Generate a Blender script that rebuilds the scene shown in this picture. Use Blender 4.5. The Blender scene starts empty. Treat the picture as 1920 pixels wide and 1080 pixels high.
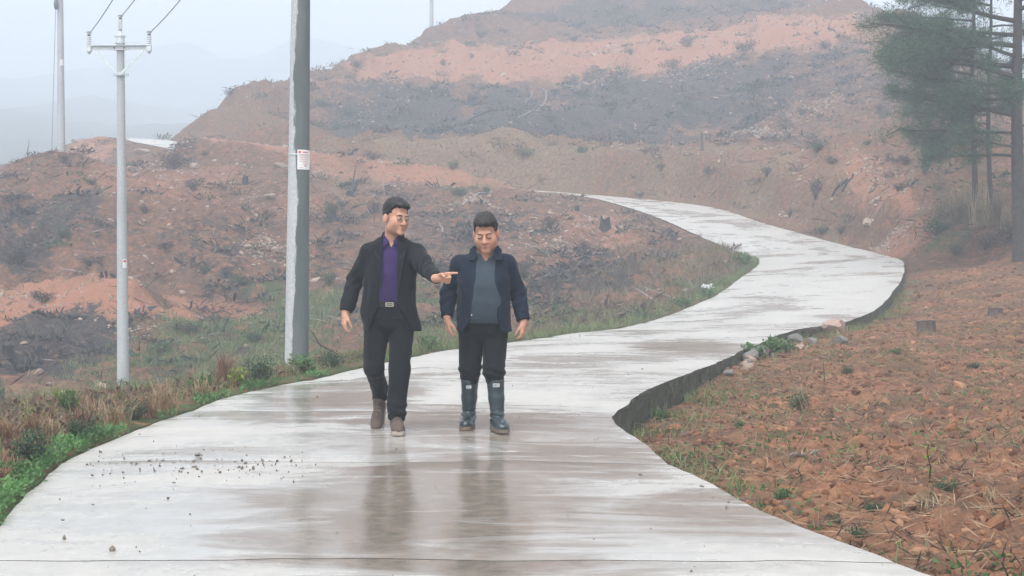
import bpy, bmesh, math, random
import numpy as np
from mathutils import Vector, Matrix

random.seed(7)
RNG = np.random.default_rng(11)
sc = bpy.context.scene
col = sc.collection
R = math.radians

# ------------------------------------------------------------------ camera
CAM_H = 1.21
FPX = 2800.0            # focal length in photo pixels (1920 wide)
cam_d = bpy.data.cameras.new('camera')
cam = bpy.data.objects.new('camera', cam_d)
col.objects.link(cam)
cam.location = (0, 0, CAM_H)
cam.rotation_euler = (R(90), 0, 0)
cam_d.sensor_width = 36.0
cam_d.lens = FPX / 1920 * 36
cam_d.shift_y = -40 / 1920
cam_d.clip_start = 0.1
cam_d.clip_end = 3000
sc.camera = cam

# ------------------------------------------------------------------ light
SUN_EL, SUN_AZ = R(58), R(200)
world = bpy.data.worlds.new('World')
sc.world = world
world.use_nodes = True
wn = world.node_tree.nodes
wl = world.node_tree.links
wn.clear()
sky = wn.new('ShaderNodeTexSky')
sky.sky_type = 'NISHITA'
sky.sun_disc = False
sky.sun_elevation = SUN_EL
sky.sun_rotation = SUN_AZ
sky.air_density = 1.0
sky.dust_density = 4.0
sky.ozone_density = 1.0
hs = wn.new('ShaderNodeHueSaturation')
hs.inputs['Saturation'].default_value = 0.06     # cloud cover: the blue is gone
bg = wn.new('ShaderNodeBackground')
bg.inputs['Strength'].default_value = 0.15
wo = wn.new('ShaderNodeOutputWorld')
wl.new(sky.outputs[0], hs.inputs['Color'])
wl.new(hs.outputs[0], bg.inputs['Color'])
wl.new(bg.outputs[0], wo.inputs['Surface'])

sun_d = bpy.data.lights.new('sun', 'SUN')
sun_d.energy = 1.2
sun_d.angle = R(30)
sun_d.color = (1.0, 0.97, 0.93)
sun = bpy.data.objects.new('sun', sun_d)
col.objects.link(sun)
sdir = Vector((math.sin(SUN_AZ) * math.cos(SUN_EL), math.cos(SUN_AZ) * math.cos(SUN_EL), math.sin(SUN_EL)))
sun.rotation_euler = sdir.to_track_quat('Z', 'Y').to_euler()

sc.view_settings.view_transform = 'Standard'
sc.view_settings.look = 'None'
sc.view_settings.exposure = 1.1
sc.view_settings.gamma = 1.0
sc.view_settings.use_curve_mapping = False
sc.render.engine = 'CYCLES'
cy = sc.cycles
cy.use_denoising = True
cy.max_bounces = 6
cy.diffuse_bounces = 3
cy.glossy_bounces = 3
cy.transmission_bounces = 4
cy.transparent_max_bounces = 8
cy.volume_bounces = 2
HAZE_DENSITY = 0.0039

# ------------------------------------------------------------------ helpers
def at(px, py, d):
    """photo measurement -> point at distance d"""
    return np.array([(px - 960) / FPX * d, d, CAM_H - (py - 500) / FPX * d])

def _hash(ix, iy, iz, seed):
    h = (ix.astype(np.int64) * 374761393 + iy.astype(np.int64) * 668265263 +
         iz.astype(np.int64) * 2147483647 + seed * 974634777) & 0xffffffff
    h = ((h ^ (h >> 13)) * 1274126177) & 0xffffffff
    h = h ^ (h >> 16)
    return (h & 0xffff) / 65535.0

def vnoise(x, y, z=None, seed=0):
    x = np.asarray(x, float); y = np.asarray(y, float)
    z = np.zeros_like(x) if z is None else np.asarray(z, float)
    x0 = np.floor(x); y0 = np.floor(y); z0 = np.floor(z)
    fx = x - x0; fy = y - y0; fz = z - z0
    fx = fx * fx * (3 - 2 * fx); fy = fy * fy * (3 - 2 * fy); fz = fz * fz * (3 - 2 * fz)
    r = 0
    for dx in (0, 1):
        wx = fx if dx else 1 - fx
        for dy in (0, 1):
            wy = fy if dy else 1 - fy
            for dz in (0, 1):
                wz = fz if dz else 1 - fz
                r = r + wx * wy * wz * _hash(x0 + dx, y0 + dy, z0 + dz, seed)
    return r * 2 - 1

def fbm(x, y, z=None, octaves=4, seed=0, gain=0.5):
    a = 1.0; s = 0; f = 1.0
    for o in range(octaves):
        s = s + a * vnoise(x * f, y * f, None if z is None else z * f, seed + o * 17)
        a *= gain; f *= 2.03
    return s

def sstep(a, b, x):
    t = np.clip((x - a) / (b - a), 0, 1)
    return t * t * (3 - 2 * t)

class Geo:
    """collects triangles and quads, then links them as one mesh object"""
    def __init__(self):
        self.v = []; self.f3 = []; self.f4 = []; self.m3 = []; self.m4 = []; self.n = 0; self.c = []
    def add(self, V, F, mi=0):
        V = np.asarray(V, float).reshape(-1, 3)
        F = np.asarray(F, int)
        self.v.append(V)
        if len(F):
            if F.shape[1] == 3:
                self.f3.append(F + self.n); self.m3.append(np.full(len(F), mi))
            else:
                self.f4.append(F + self.n); self.m4.append(np.full(len(F), mi))
        self.n += len(V)
    def mesh(self, name, mats, smooth=True):
        me = bpy.data.meshes.new(name)
        V = np.concatenate(self.v) if self.v else np.zeros((0, 3))
        f3 = np.concatenate(self.f3) if self.f3 else np.zeros((0, 3), int)
        f4 = np.concatenate(self.f4) if self.f4 else np.zeros((0, 4), int)
        m = np.concatenate(self.m3 + self.m4) if (self.m3 or self.m4) else np.zeros(0, int)
        me.vertices.add(len(V)); me.vertices.foreach_set('co', V.ravel())
        nl = f3.size + f4.size
        me.loops.add(nl)
        me.loops.foreach_set('vertex_index', np.concatenate([f3.ravel(), f4.ravel()]).astype(np.int32))
        me.polygons.add(len(f3) + len(f4))
        st = np.concatenate([np.arange(len(f3)) * 3, len(f3) * 3 + np.arange(len(f4)) * 4])
        me.polygons.foreach_set('loop_start', st.astype(np.int32))
        me.polygons.foreach_set('material_index', m.astype(np.int32))
        me.polygons.foreach_set('use_smooth', np.full(len(f3) + len(f4), smooth))
        for mt in (mats if isinstance(mats, (list, tuple)) else [mats]):
            me.materials.append(mt)
        me.update(calc_edges=True)
        me.validate()
        return me
    def build(self, name, mats, parent=None, smooth=True, loc=None):
        return link(name, self.mesh(name, mats, smooth), parent, loc)

def link(name, me, parent=None, loc=None):
    o = bpy.data.objects.new(name, me)
    col.objects.link(o)
    if parent is not None:
        o.parent = parent
    if loc is not None:
        o.location = loc
    return o

def tag(o, label=None, cat=None, group=None, kind=None):
    if label: o['label'] = label
    if cat: o['category'] = cat
    if group: o['group'] = group
    if kind: o['kind'] = kind
    return o

def empty(name, loc=(0, 0, 0), label=None, cat=None, group=None, rz=0):
    o = bpy.data.objects.new(name, None)
    col.objects.link(o)
    o.location = loc
    o.rotation_euler = (0, 0, rz)
    o.empty_display_size = 0.2
    return tag(o, label, cat, group)

def copy_tree(o, parent=None):
    kids = list(o.children)
    c = o.copy(); col.objects.link(c)
    c.parent = parent
    for ch in kids:
        copy_tree(ch, c)
    return c

def tube(P, rad, sides=6, cap=True):
    """tube along polyline P with radii rad -> V, F(quads), cap tris as degenerate fan"""
    P = np.asarray(P, float); n = len(P)
    rad = np.broadcast_to(np.asarray(rad, float), (n,))
    T = np.gradient(P, axis=0)
    T /= np.linalg.norm(T, axis=1)[:, None] + 1e-9
    ref = np.array([0, 0, 1.0]) if abs(T[:, 2]).mean() < 0.8 else np.array([1.0, 0, 0])
    A = np.cross(T, ref); A /= np.linalg.norm(A, axis=1)[:, None] + 1e-9
    B = np.cross(T, A)
    th = np.arange(sides) / sides * 2 * np.pi
    V = P[:, None, :] + rad[:, None, None] * (np.cos(th)[None, :, None] * A[:, None, :] + np.sin(th)[None, :, None] * B[:, None, :])
    V = V.reshape(-1, 3)
    F = []
    for i in range(n - 1):
        for k in range(sides):
            k2 = (k + 1) % sides
            F.append((i * sides + k, i * sides + k2, (i + 1) * sides + k2, (i + 1) * sides + k))
    return V, np.array(F)

def add_tube(g, P, rad, sides=6, mi=0, cap=True):
    V, F = tube(P, rad, sides)
    g.add(V, F, mi)
    if cap:
        P = np.asarray(P, float); n = len(P)
        for (i, c) in ((0, P[0]), (n - 1, P[-1])):
            ring = V[i * sides:(i + 1) * sides]
            VV = np.vstack([ring, c])
            FF = [(k, (k + 1) % sides, sides) for k in range(sides)]
            g.add(VV, FF, mi)

def add_lathe(g, prof, sides=16, mi=0, center=(0, 0, 0)):
    """prof: list of (r, z)"""
    th = np.arange(sides) / sides * 2 * np.pi
    V = np.array([[r * np.cos(t), r * np.sin(t), z] for r, z in prof for t in th]) + np.array(center)
    F = []
    for i in range(len(prof) - 1):
        for k in range(sides):
            k2 = (k + 1) % sides
            F.append((i * sides + k, i * sides + k2, (i + 1) * sides + k2, (i + 1) * sides + k))
    g.add(V, F, mi)

def add_box(g, c, s, mi=0, rot=None):
    c = np.array(c, float); s = np.array(s, float) / 2
    V = np.array([[x, y, z] for x in (-1, 1) for y in (-1, 1) for z in (-1, 1)]) * s
    if rot is not None:
        V = V @ np.array(rot.to_3x3() if hasattr(rot, 'to_3x3') else rot).T
    V = V + c
    F = [(0, 1, 3, 2), (4, 6, 7, 5), (0, 4, 5, 1), (2, 3, 7, 6), (0, 2, 6, 4), (1, 5, 7, 3)]
    g.add(V, F, mi)

def add_bar(g, a, b, w, h, mi=0):
    a = np.array(a, float); b = np.array(b, float)
    t = b - a; L = np.linalg.norm(t); t /= L
    ref = np.array([0, 0, 1.0]) if abs(t[2]) < 0.9 else np.array([0, 1.0, 0])
    u = np.cross(ref, t); u /= np.linalg.norm(u); v = np.cross(t, u)
    add_box(g, (a + b) / 2, (L, w, h), mi, np.stack([t, u, v], axis=1))

_ico = None
def ico(sub=1):
    bm = bmesh.new()
    bmesh.ops.create_icosphere(bm, subdivisions=sub, radius=1)
    V = np.array([v.co[:] for v in bm.verts]); F = np.array([[v.index for v in f.verts] for f in bm.faces])
    bm.free()
    return V, F
ICO1 = ico(1); ICO2 = ico(2); ICO3 = ico(3)

def scatter(g, P, base, S, mi=0, jitter=0.25, tilt=0.5, seed=0):
    """many copies of a small base shape (V,F); P (n,3), S (n,3) scales"""
    rng = np.random.default_rng(seed)
    V0, F0 = base; n = len(P); k = len(V0)
    a = rng.uniform(0, 2 * np.pi, n)
    ca, sa = np.cos(a), np.sin(a)
    tx = rng.normal(0, tilt, n) * .5; ty = rng.normal(0, tilt, n) * .5
    V = V0[None] * (1 + rng.uniform(-jitter, jitter, (n, k, 1)))
    V = V * S[:, None, :]
    V[..., 2] += V[..., 0] * tx[:, None] + V[..., 1] * ty[:, None]
    X = V[..., 0] * ca[:, None] - V[..., 1] * sa[:, None]
    Y = V[..., 0] * sa[:, None] + V[..., 1] * ca[:, None]
    V = np.stack([X, Y, V[..., 2]], -1) + P[:, None, :]
    F = (F0[None] + (np.arange(n) * k)[:, None, None]).reshape(-1, F0.shape[1])
    g.add(V.reshape(-1, 3), F, mi)

def blades(g, P, H, W, lean, mi=0, seed=0, droop=0.3, segs=3, N=None):
    """grass blades rooted at P (n,3); H, W (n,) ; lean (n,) horizontal reach as share of height"""
    rng = np.random.default_rng(seed); n = len(P)
    H = np.broadcast_to(H, (n,)); W = np.broadcast_to(W, (n,)); lean = np.broadcast_to(lean, (n,))
    a = rng.uniform(0, 2 * np.pi, n) if N is None else N
    D = np.stack([np.cos(a), np.sin(a), np.zeros(n)], -1)
    b = a + np.pi / 2 + rng.normal(0, .5, n)
    S = np.stack([np.cos(b), np.sin(b), np.zeros(n)], -1)
    rows = []
    for i in range(segs + 1):
        t = i / segs
        c = P + D * (H * lean * t ** 1.6)[:, None]
        c[:, 2] += H * (t - droop * lean * t ** 3)
        w = W * (1 - t) ** .7 if i < segs else W * 0
        if i < segs:
            rows.append(c - S * w[:, None] * .5); rows.append(c + S * w[:, None] * .5)
        else:
            rows.append(c)
    V = np.stack(rows, 1); k = V.shape[1]
    base = np.arange(n) * k
    Q = []
    for i in range(segs - 1):
        Q.append(np.stack([base + 2 * i, base + 2 * i + 1, base + 2 * i + 3, base + 2 * i + 2], -1))
    T = np.stack([base + 2 * (segs - 1), base + 2 * (segs - 1) + 1, base + 2 * segs], -1)
    off = g.n
    g.add(V.reshape(-1, 3), T, mi)
    if Q:
        g.f4.append(np.concatenate(Q) + off); g.m4.append(np.full(sum(len(q) for q in Q), mi))

def leaves(g, P, L, W, mi=0, seed=0, up=0.4, D=None):
    """diamond leaves at P, length L, width W, pointing outwards/up"""
    rng = np.random.default_rng(seed); n = len(P)
    L = np.broadcast_to(L, (n,))[:, None]; W = np.broadcast_to(W, (n,))[:, None]
    if D is None:
        D = rng.normal(0, 1, (n, 3)); D[:, 2] = np.abs(D[:, 2]) * up + up * .3
    D = D / np.linalg.norm(D, axis=1)[:, None]
    S = np.cross(D, rng.normal(0, 1, (n, 3))); S /= np.linalg.norm(S, axis=1)[:, None] + 1e-9
    Nn = np.cross(D, S)
    V = np.stack([P, P + D * L * .45 + S * W * .5 + Nn * W * .12, P + D * L, P + D * L * .45 - S * W * .5 + Nn * W * .12], 1)
    b = np.arange(n) * 4
    g.add(V.reshape(-1, 3), np.stack([b, b + 1, b + 2, b + 3], -1), mi)

# ------------------------------------------------------------------ materials
class NM:
    """tiny node-material builder"""
    def __init__(self, name):
        self.m = bpy.data.materials.new(name)
        self.m.use_nodes = True
        self.nt = self.m.node_tree
        self.n = self.nt.nodes; self.l = self.nt.links
        self.b = self.n['Principled BSDF']
        self.b.inputs['Specular IOR Level'].default_value = 0.3
        self.out = self.n['Material Output']
        self._tc = None
    def tc(self):
        if self._tc is None:
            self._tc = self.n.new('ShaderNodeTexCoord').outputs['Object']
        return self._tc
    def set(self, **k):
        for a, v in k.items():
            a = {'color': 'Base Color', 'rough': 'Roughness', 'metal': 'Metallic', 'spec': 'Specular IOR Level',
                 'normal': 'Normal', 'alpha': 'Alpha', 'trans': 'Transmission Weight', 'ior': 'IOR', 'coat': 'Coat Weight',
                 'sheen': 'Sheen Weight', 'sss': 'Subsurface Weight'}[a]
            i = self.b.inputs[a]
            if hasattr(v, 'is_output'):
                self.l.new(v, i)
            else:
                if isinstance(v, (tuple, list)) and len(v) == 3: v = (*v, 1)
                i.default_value = v
        return self
    def noise(self, scale, detail=4, rough=.55, vec=None, dist=0, out='Fac'):
        t = self.n.new('ShaderNodeTexNoise')
        t.inputs['Scale'].default_value = scale; t.inputs['Detail'].default_value = detail
        t.inputs['Roughness'].default_value = rough; t.inputs['Distortion'].default_value = dist
        self.l.new(vec if vec is not None else self.tc(), t.inputs['Vector'])
        return t.outputs[out]
    def voro(self, scale, vec=None, feature='F1', out='Distance', rand=1):
        t = self.n.new('ShaderNodeTexVoronoi'); t.feature = feature
        t.inputs['Scale'].default_value = scale; t.inputs['Randomness'].default_value = rand
        self.l.new(vec if vec is not None else self.tc(), t.inputs['Vector'])
        return t.outputs[out]
    def mapping(self, scale=(1, 1, 1), loc=(0, 0, 0), rot=(0, 0, 0), vec=None):
        t = self.n.new('ShaderNodeMapping')
        t.inputs['Scale'].default_value = scale; t.inputs['Location'].default_value = loc; t.inputs['Rotation'].default_value = rot
        self.l.new(vec if vec is not None else self.tc(), t.inputs['Vector'])
        return t.outputs[0]
    def ramp(self, fac, stops, interp='LINEAR'):
        t = self.n.new('ShaderNodeValToRGB'); t.color_ramp.interpolation = interp
        e = t.color_ramp.elements
        while len(e) > 1: e.remove(e[0])
        first = True
        for p, c in stops:
            if not isinstance(c, (tuple, list)): c = (c, c, c)
            if len(c) == 3: c = (*c, 1)
            if first: e[0].position = p; e[0].color = c; first = False
            else:
                x = e.new(p); x.color = c
        self.l.new(fac, t.inputs[0])
        return t.outputs[0]
    def mix(self, fac, a, b, blend='MIX'):
        t = self.n.new('ShaderNodeMix'); t.data_type = 'RGBA'; t.blend_type = blend
        for s, v in ((t.inputs[0], fac), (t.inputs[6], a), (t.inputs[7], b)):
            if hasattr(v, 'is_output'): self.l.new(v, s)
            else:
                if isinstance(v, (tuple, list)) and len(v) == 3: v = (*v, 1)
                s.default_value = v
        return t.outputs[2]
    def math(self, op, a, b=0.0, c=None, clamp=False):
        t = self.n.new('ShaderNodeMath'); t.operation = op; t.use_clamp = clamp
        for i, v in enumerate((a, b) if c is None else (a, b, c)):
            if hasattr(v, 'is_output'): self.l.new(v, t.inputs[i])
            else: t.inputs[i].default_value = v
        return t.outputs[0]
    def attr(self, name):
        t = self.n.new('ShaderNodeAttribute'); t.attribute_name = name
        return t
    def sep(self, c):
        t = self.n.new('ShaderNodeSeparateColor'); self.l.new(c, t.inputs[0]); return t.outputs
    def bump(self, h, strength=.3, dist=.02):
        t = self.n.new('ShaderNodeBump'); t.inputs['Strength'].default_value = strength; t.inputs['Distance'].default_value = dist
        self.l.new(h, t.inputs['Height'])
        self.l.new(t.outputs[0], self.b.inputs['Normal'])
        return self

def simple(name, c, rough=.8, var=.25, scale=8, metal=0, spec=.3, bump=0, bscale=40):
    m = NM(name)
    n = m.noise(scale, 4)
    lo = tuple(x * (1 - var) for x in c); hi = tuple(min(1, x * (1 + var)) for x in c)
    m.set(color=m.ramp(n, [(.25, lo), (.75, hi)]), rough=rough, metal=metal, spec=spec)
    if bump:
        m.bump(m.noise(bscale, 5), bump, .01)
    return m.m

def foliage(name, c, var=.45, trans=.25, obj_var=True, rough=.6):
    m = NM(name)
    n = m.noise(3.0, 3)
    lo = tuple(x * (1 - var) for x in c); hi = tuple(min(1, x * (1 + var)) for x in c)
    colr = m.ramp(n, [(.3, lo), (.7, hi)])
    if obj_var:
        oi = m.n.new('ShaderNodeObjectInfo')
        colr = m.mix(m.math('MULTIPLY', oi.outputs['Random'], .35), colr, tuple(x * .6 for x in c))
    m.set(color=colr, rough=rough, spec=.25)
    tr = m.n.new('ShaderNodeBsdfTranslucent'); m.l.new(colr, tr.inputs[0])
    ms = m.n.new('ShaderNodeMixShader'); ms.inputs[0].default_value = trans
    m.l.new(m.b.outputs[0], ms.inputs[1]); m.l.new(tr.outputs[0], ms.inputs[2])
    m.l.new(ms.outputs[0], m.out.inputs['Surface'])
    return m.m

# ------------------------------------------------------------------ road line (paired left / right edges)
def W3(x, y, z=0.0): return np.array([x, y, z])
PAIRS = [
    (W3(1.2, -5), W3(5.0, -4)),
    (W3(-0.3, -1), W3(3.5, -0.5)),
    (W3(-1.35, 3), W3(2.35, 3.3)),
    (W3(-2.08, 5.6), W3(1.72, 5.6)),
    (W3(-2.45, 7.15), W3(1.31, 7.1)),
    (W3(-2.66, 8.4), W3(1.10, 8.4)),
    (W3(-2.78, 9.6), W3(.93, 9.5)),
    (W3(-2.79, 10.8), W3(.83, 10.8)),
    (W3(-2.73, 12.0), W3(.82, 11.8)),
    (W3(-2.60, 13.8), W3(.98, 13.0)),
    (W3(-2.13, 16.2), W3(1.45, 15.0)),
    (W3(-1.36, 20.0), W3(2.45, 18.4)),
    (W3(-.25, 23.4), W3(3.6, 22.3, .03)),
    (at(1060, 628, 26.5), at(1490, 620, 26.2)),
    (at(1210, 605, 32), at(1600, 599, 30.3)),
    (at(1330, 560, 37), at(1655, 570, 33.8)),
    (at(1390, 520, 43), at(1690, 520, 40.5)),
    (at(1424, 494, 48.5), at(1692, 490, 46)),
    (at(1405, 480, 52.5), at(1640, 474, 51)),
    (at(1340, 455, 56.5), at(1560, 454, 56)),
    (at(1250, 415, 64), at(1440, 421, 62.5)),
    (at(1180, 390, 69.5), at(1330, 388, 69.5)),
    (at(1100, 369, 73.5), at(1180, 371, 75)),
    (at(1000, 359.5, 76), at(1000, 357, 79.5)),
    (at(820, 346, 77.5), at(830, 344, 81)),
    (at(640, 329, 78.5), at(660, 327, 82)),
    (at(480, 306, 79.5), at(510, 304, 83)),
    (at(392, 292, 82), at(412, 296, 86)),
    (at(330, 281, 86), at(378, 284, 90)),
    (at(262, 268, 92), at(340, 267, 94)),
    (at(190, 257.5, 99), at(290, 263, 100)),
    (W3(-33, 108, 9.8), W3(-27, 112, 9.8)),
]
def catmull(P, per):
    P = np.array(P); out = []
    n = len(P)
    for i in range(n - 1):
        p0 = P[max(i - 1, 0)]; p1 = P[i]; p2 = P[i + 1]; p3 = P[min(i + 2, n - 1)]
        for k in range(per):
            t = k / per
            out.append(.5 * (2 * p1 + (p2 - p0) * t + (2 * p0 - 5 * p1 + 4 * p2 - p3) * t * t + (3 * p1 - p0 - 3 * p2 + p3) * t ** 3))
    out.append(P[-1])
    return np.array(out)
_L = catmull([a for a, b in PAIRS], 40); _R = catmull([b for a, b in PAIRS], 40)
_C = (_L + _R) / 2
_s = np.concatenate([[0], np.cumsum(np.linalg.norm(np.diff(_C[:, :2], axis=0), axis=1))])
ROAD_LEN = _s[-1]
STEP = 0.2
SS = np.arange(0, ROAD_LEN, STEP)
RL = np.stack([np.interp(SS, _s, _L[:, k]) for k in range(3)], -1)
RR = np.stack([np.interp(SS, _s, _R[:, k]) for k in range(3)], -1)
# edges are cast against earth forms: slightly wavy
def wob(a, sd): return fbm(SS * a, SS * 0 + sd, octaves=3, seed=sd)
_d = RR - RL; _d[:, 2] = 0; _d /= np.linalg.norm(_d, axis=1)[:, None]
RL = RL + _d * (wob(.9, 3) * .020 + wob(5, 4) * .010)[:, None]
RR = RR + _d * (wob(.8, 5) * .025 + wob(6, 8) * .010)[:, None]
RC = (RL + RR) / 2
RT = np.gradient(RC[:, :2], axis=0); RT /= np.linalg.norm(RT, axis=1)[:, None]
RHW = np.linalg.norm((RR - RL)[:, :2], axis=1) / 2
# height of the exposed slab edge on the right
WALL = np.interp(RR[:, 1], [0, 8, 11, 13, 16.5, 18, 20, 24, 27, 29, 31, 35, 44, 48, 52, 300], [.14, .16, .22, .28, .28, .19, .14, .14, .16, .13, .2, .26, .22, .05, .03, .03])
_arc_y = RC[:, 1]

def _edge(x, y, E, sgn):
    """signed distance outside one road edge, and index of the nearest edge sample"""
    n = len(x); out = np.empty(n); jj = np.empty(n, int)
    T = np.gradient(E[:, :2], axis=0); T /= np.linalg.norm(T, axis=1)[:, None]
    for a in range(0, n, 20000):
        b = min(n, a + 20000)
        dx = x[a:b, None] - E[None, ::2, 0]; dy = y[a:b, None] - E[None, ::2, 1]
        j = np.argmin(dx * dx + dy * dy, axis=1) * 2
        for off in (-1, 1):                       # refine between the coarse samples
            k = np.clip(j + off, 0, len(E) - 1)
            better = (x[a:b] - E[k, 0]) ** 2 + (y[a:b] - E[k, 1]) ** 2 < (x[a:b] - E[j, 0]) ** 2 + (y[a:b] - E[j, 1]) ** 2
            j = np.where(better, k, j)
        ddx = x[a:b] - E[j, 0]; ddy = y[a:b] - E[j, 1]
        la = (ddx * T[j, 1] - ddy * T[j, 0]) * sgn
        lo = ddx * T[j, 0] + ddy * T[j, 1]
        far_ = np.abs(lo) > .3
        out[a:b] = np.where(far_, np.sign(la) * np.hypot(la, lo), la); jj[a:b] = j
    return out, jj

def road_query(x, y):
    """metres outside the road (negative under it), on the right?, nearest edge height, exposed wall height, along-road position"""
    ol, jl = _edge(x, y, RL, -1); orr, jr = _edge(x, y, RR, 1)
    right = orr > ol
    out = np.where(right, orr, ol)
    rz = np.where(right, RR[jr, 2], RL[jl, 2])
    j = np.where(right, jr, jl)
    return out, right, rz, WALL[j], SS[j]

# ------------------------------------------------------------------ terrain heights
CP = []
def cp(*pts):
    for p in pts: CP.append(at(*p))
def cw(*pts):
    for p in pts: CP.append(np.array(p, float))
# ground left of the road, falling to the low terrace
cw((-4, 2, .0), (-3.4, 7, .02), (-4.2, 9, .0), (-4.2, 11, .02), (-3.9, 13.5, .0), (-3.4, 16, -.05), (-2.6, 19.5, -.05), (-7, 6, -.2), (-6.2, 12, -.35), (-5.2, 15, -.45),
   (-5, 19, -.9), (-8, 16, -1.1), (-9, 9, -.9), (-14, 14, -1.8), (-3, 24, -.75), (-1.3, 25.5, -.35), (-8, 24, -1.7), (-14, 24, -2.1), (0.2, 28.5, -.3), (1.9, 32, -.15))
cp((230, 727, 36.7), (0, 735, 34), (-200, 740, 34), (420, 700, 36), (600, 668, 35), (760, 640, 34),
   (0, 650, 40), (-200, 640, 42), (230, 645, 41), (430, 640, 41), (620, 610, 41),
   (0, 520, 45.5), (100, 530, 45.5), (200, 545, 45.2), (310, 560, 45), (430, 578, 44.5), (560, 600, 43.5),
   (0, 512, 47.5), (100, 522, 47.5), (200, 536, 47.2), (310, 552, 47), (430, 570, 46.5),
   (0, 400, 55), (-200, 430, 55), (200, 410, 54.5), (400, 440, 54), (600, 470, 53),
   (0, 308, 63), (-80, 350, 63), (30, 291, 64), (62, 270, 65), (95, 254, 66), (160, 256.5, 67), (240, 268, 70),
   (230, 330, 61), (400, 350, 63), (540, 370, 64), (650, 380, 66),
   (800, 420, 64), (900, 480, 54), (1000, 420, 64), (1100, 405, 67), (1200, 440, 60), (1300, 470, 54.5),
   (700, 540, 46), (900, 560, 42.5), (1050, 545, 43), (1200, 530, 45), (1300, 530, 44.5), (800, 605, 36), (960, 608, 34), (1100, 590, 36), (1180, 580, 38))
cw((-26, 72, 3), (-32, 78, 0), (-45, 80, -6), (-36, 95, -2), (-60, 60, -8), (-40, 50, -2), (-30, 40, -2.5), (-48, 110, -10), (-70, 120, -20), (-38, 125, 0))
# the hill beyond the road
cp((1040, 335, 81), (1000, 312, 83.5), (820, 310, 85.5), (660, 298, 88), (1200, 335, 78.5), (1350, 345, 73.5), (1450, 375, 67.5), (1560, 410, 60.5), (1660, 448, 54.5),
   (365, 262, 93.5), (385, 235, 95), (400, 205, 97), (430, 178, 102), (460, 168, 106), (540, 148, 113), (600, 121, 117), (700, 92, 123), (800, 52, 131), (870, 24, 136), (950, -4, 141), (1100, -50, 148), (1400, -60, 142),
   (470, 250, 95), (540, 290, 90), (560, 230, 98), (640, 200, 103), (800, 165, 111), (1000, 165, 111), (1200, 160, 109), (1400, 140, 105), (1600, 130, 99),
   (800, 240, 98), (1000, 240, 97), (1200, 240, 94), (1400, 240, 89), (1600, 240, 80),
   (700, 150, 114), (800, 100, 121), (1000, 80, 124), (1200, 64, 124), (1400, 48, 121), (1560, 40, 116),
   (800, 92, 124), (1000, 72, 127.5), (1200, 56, 127.5), (1400, 40, 124.5), (1560, 32, 119),
   (1000, 20, 139), (1300, 8, 138), (1600, 2, 123),
   (1600, 330, 68), (1700, 400, 57), (1740, 445, 50), (1800, 470, 45.5), (1900, 462, 44), (1910, 390, 46), (1800, 400, 52), (2050, 430, 46), (1850, 300, 60), (1740, 300, 65), (1920, 262, 66), (2050, 300, 60),
   (1690, 150, 93), (1690, 20, 113), (1760, 75, 103), (1850, 150, 88), (1930, 220, 76), (2000, 270, 70))
cw((-24.5, 97, 8.2), (-25, 103, 7.5), (-27, 118, 4), (-21.8, 101.5, 10.0), (-23, 108, 9), (-30, 130, -5), (-18, 150, 6), (-2, 165, 16), (18, 172, 24), (40, 170, 20), (55, 125, 4), (45, 95, 2), (60, 100, 0), (34, 72, 3), (0, 230, 0), (30, 240, 0), (-40, 200, -15), (70, 200, 0), (100, 150, -5), (50, 60, 1), (40, 40, 1.5), (-100, 250, -30), (100, 260, -15))
# the ploughed field
cw((3, 8, -.2), (2, 11, -.24), (2.6, 14, -.3), (5, 10, -.17), (4.3, 18, -.28), (8, 14, -.08), (7, 24, -.1), (9.2, 29, .05), (10.6, 34, .3), (11.8, 39, .75), (12.8, 43, 1.1), (14, 44, 1.4), (10, 18, .05), (13, 26, .35), (16, 35, .95), (20, 42, 1.75), (6, 4, -.16), (14, 12, 0.1), (4.5, 6, -.17), (26, 30, 1.0), (22, 14, .4))
sel = np.arange(0, len(SS), 12)
CP = np.array(CP + [RL[i] - [0, 0, .02] for i in sel] + [RR[i] - [0, 0, WALL[i]] for i in sel])
def _phi(r2): return np.sqrt(r2 + 1.0)
def _wy(p):
    """compress depth a little so far points weigh like near ones"""
    return np.stack([p[:, 0], p[:, 1]], -1)
_Q = _wy(CP)
_D2 = ((_Q[:, None] - _Q[None]) ** 2).sum(-1)
_A = _phi(_D2) + np.eye(len(CP)) * -0.02
_n = len(CP)
_M = np.zeros((_n + 3, _n + 3)); _M[:_n, :_n] = _A; _M[:_n, _n] = 1; _M[:_n, _n + 1:] = _Q; _M[_n, :_n] = 1; _M[_n + 1:, :_n] = _Q.T
_w = np.linalg.solve(_M, np.concatenate([CP[:, 2], [0, 0, 0]]))
def base_h(x, y):
    out = np.empty(len(x))
    for a in range(0, len(x), 20000):
        b = min(len(x), a + 20000)
        q = np.stack([x[a:b], y[a:b]], -1)
        r2 = ((q[:, None] - _Q[None]) ** 2).sum(-1)
        out[a:b] = _phi(r2) @ _w[:_n] + _w[_n] + q @ _w[_n + 1:]
    return out

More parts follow.
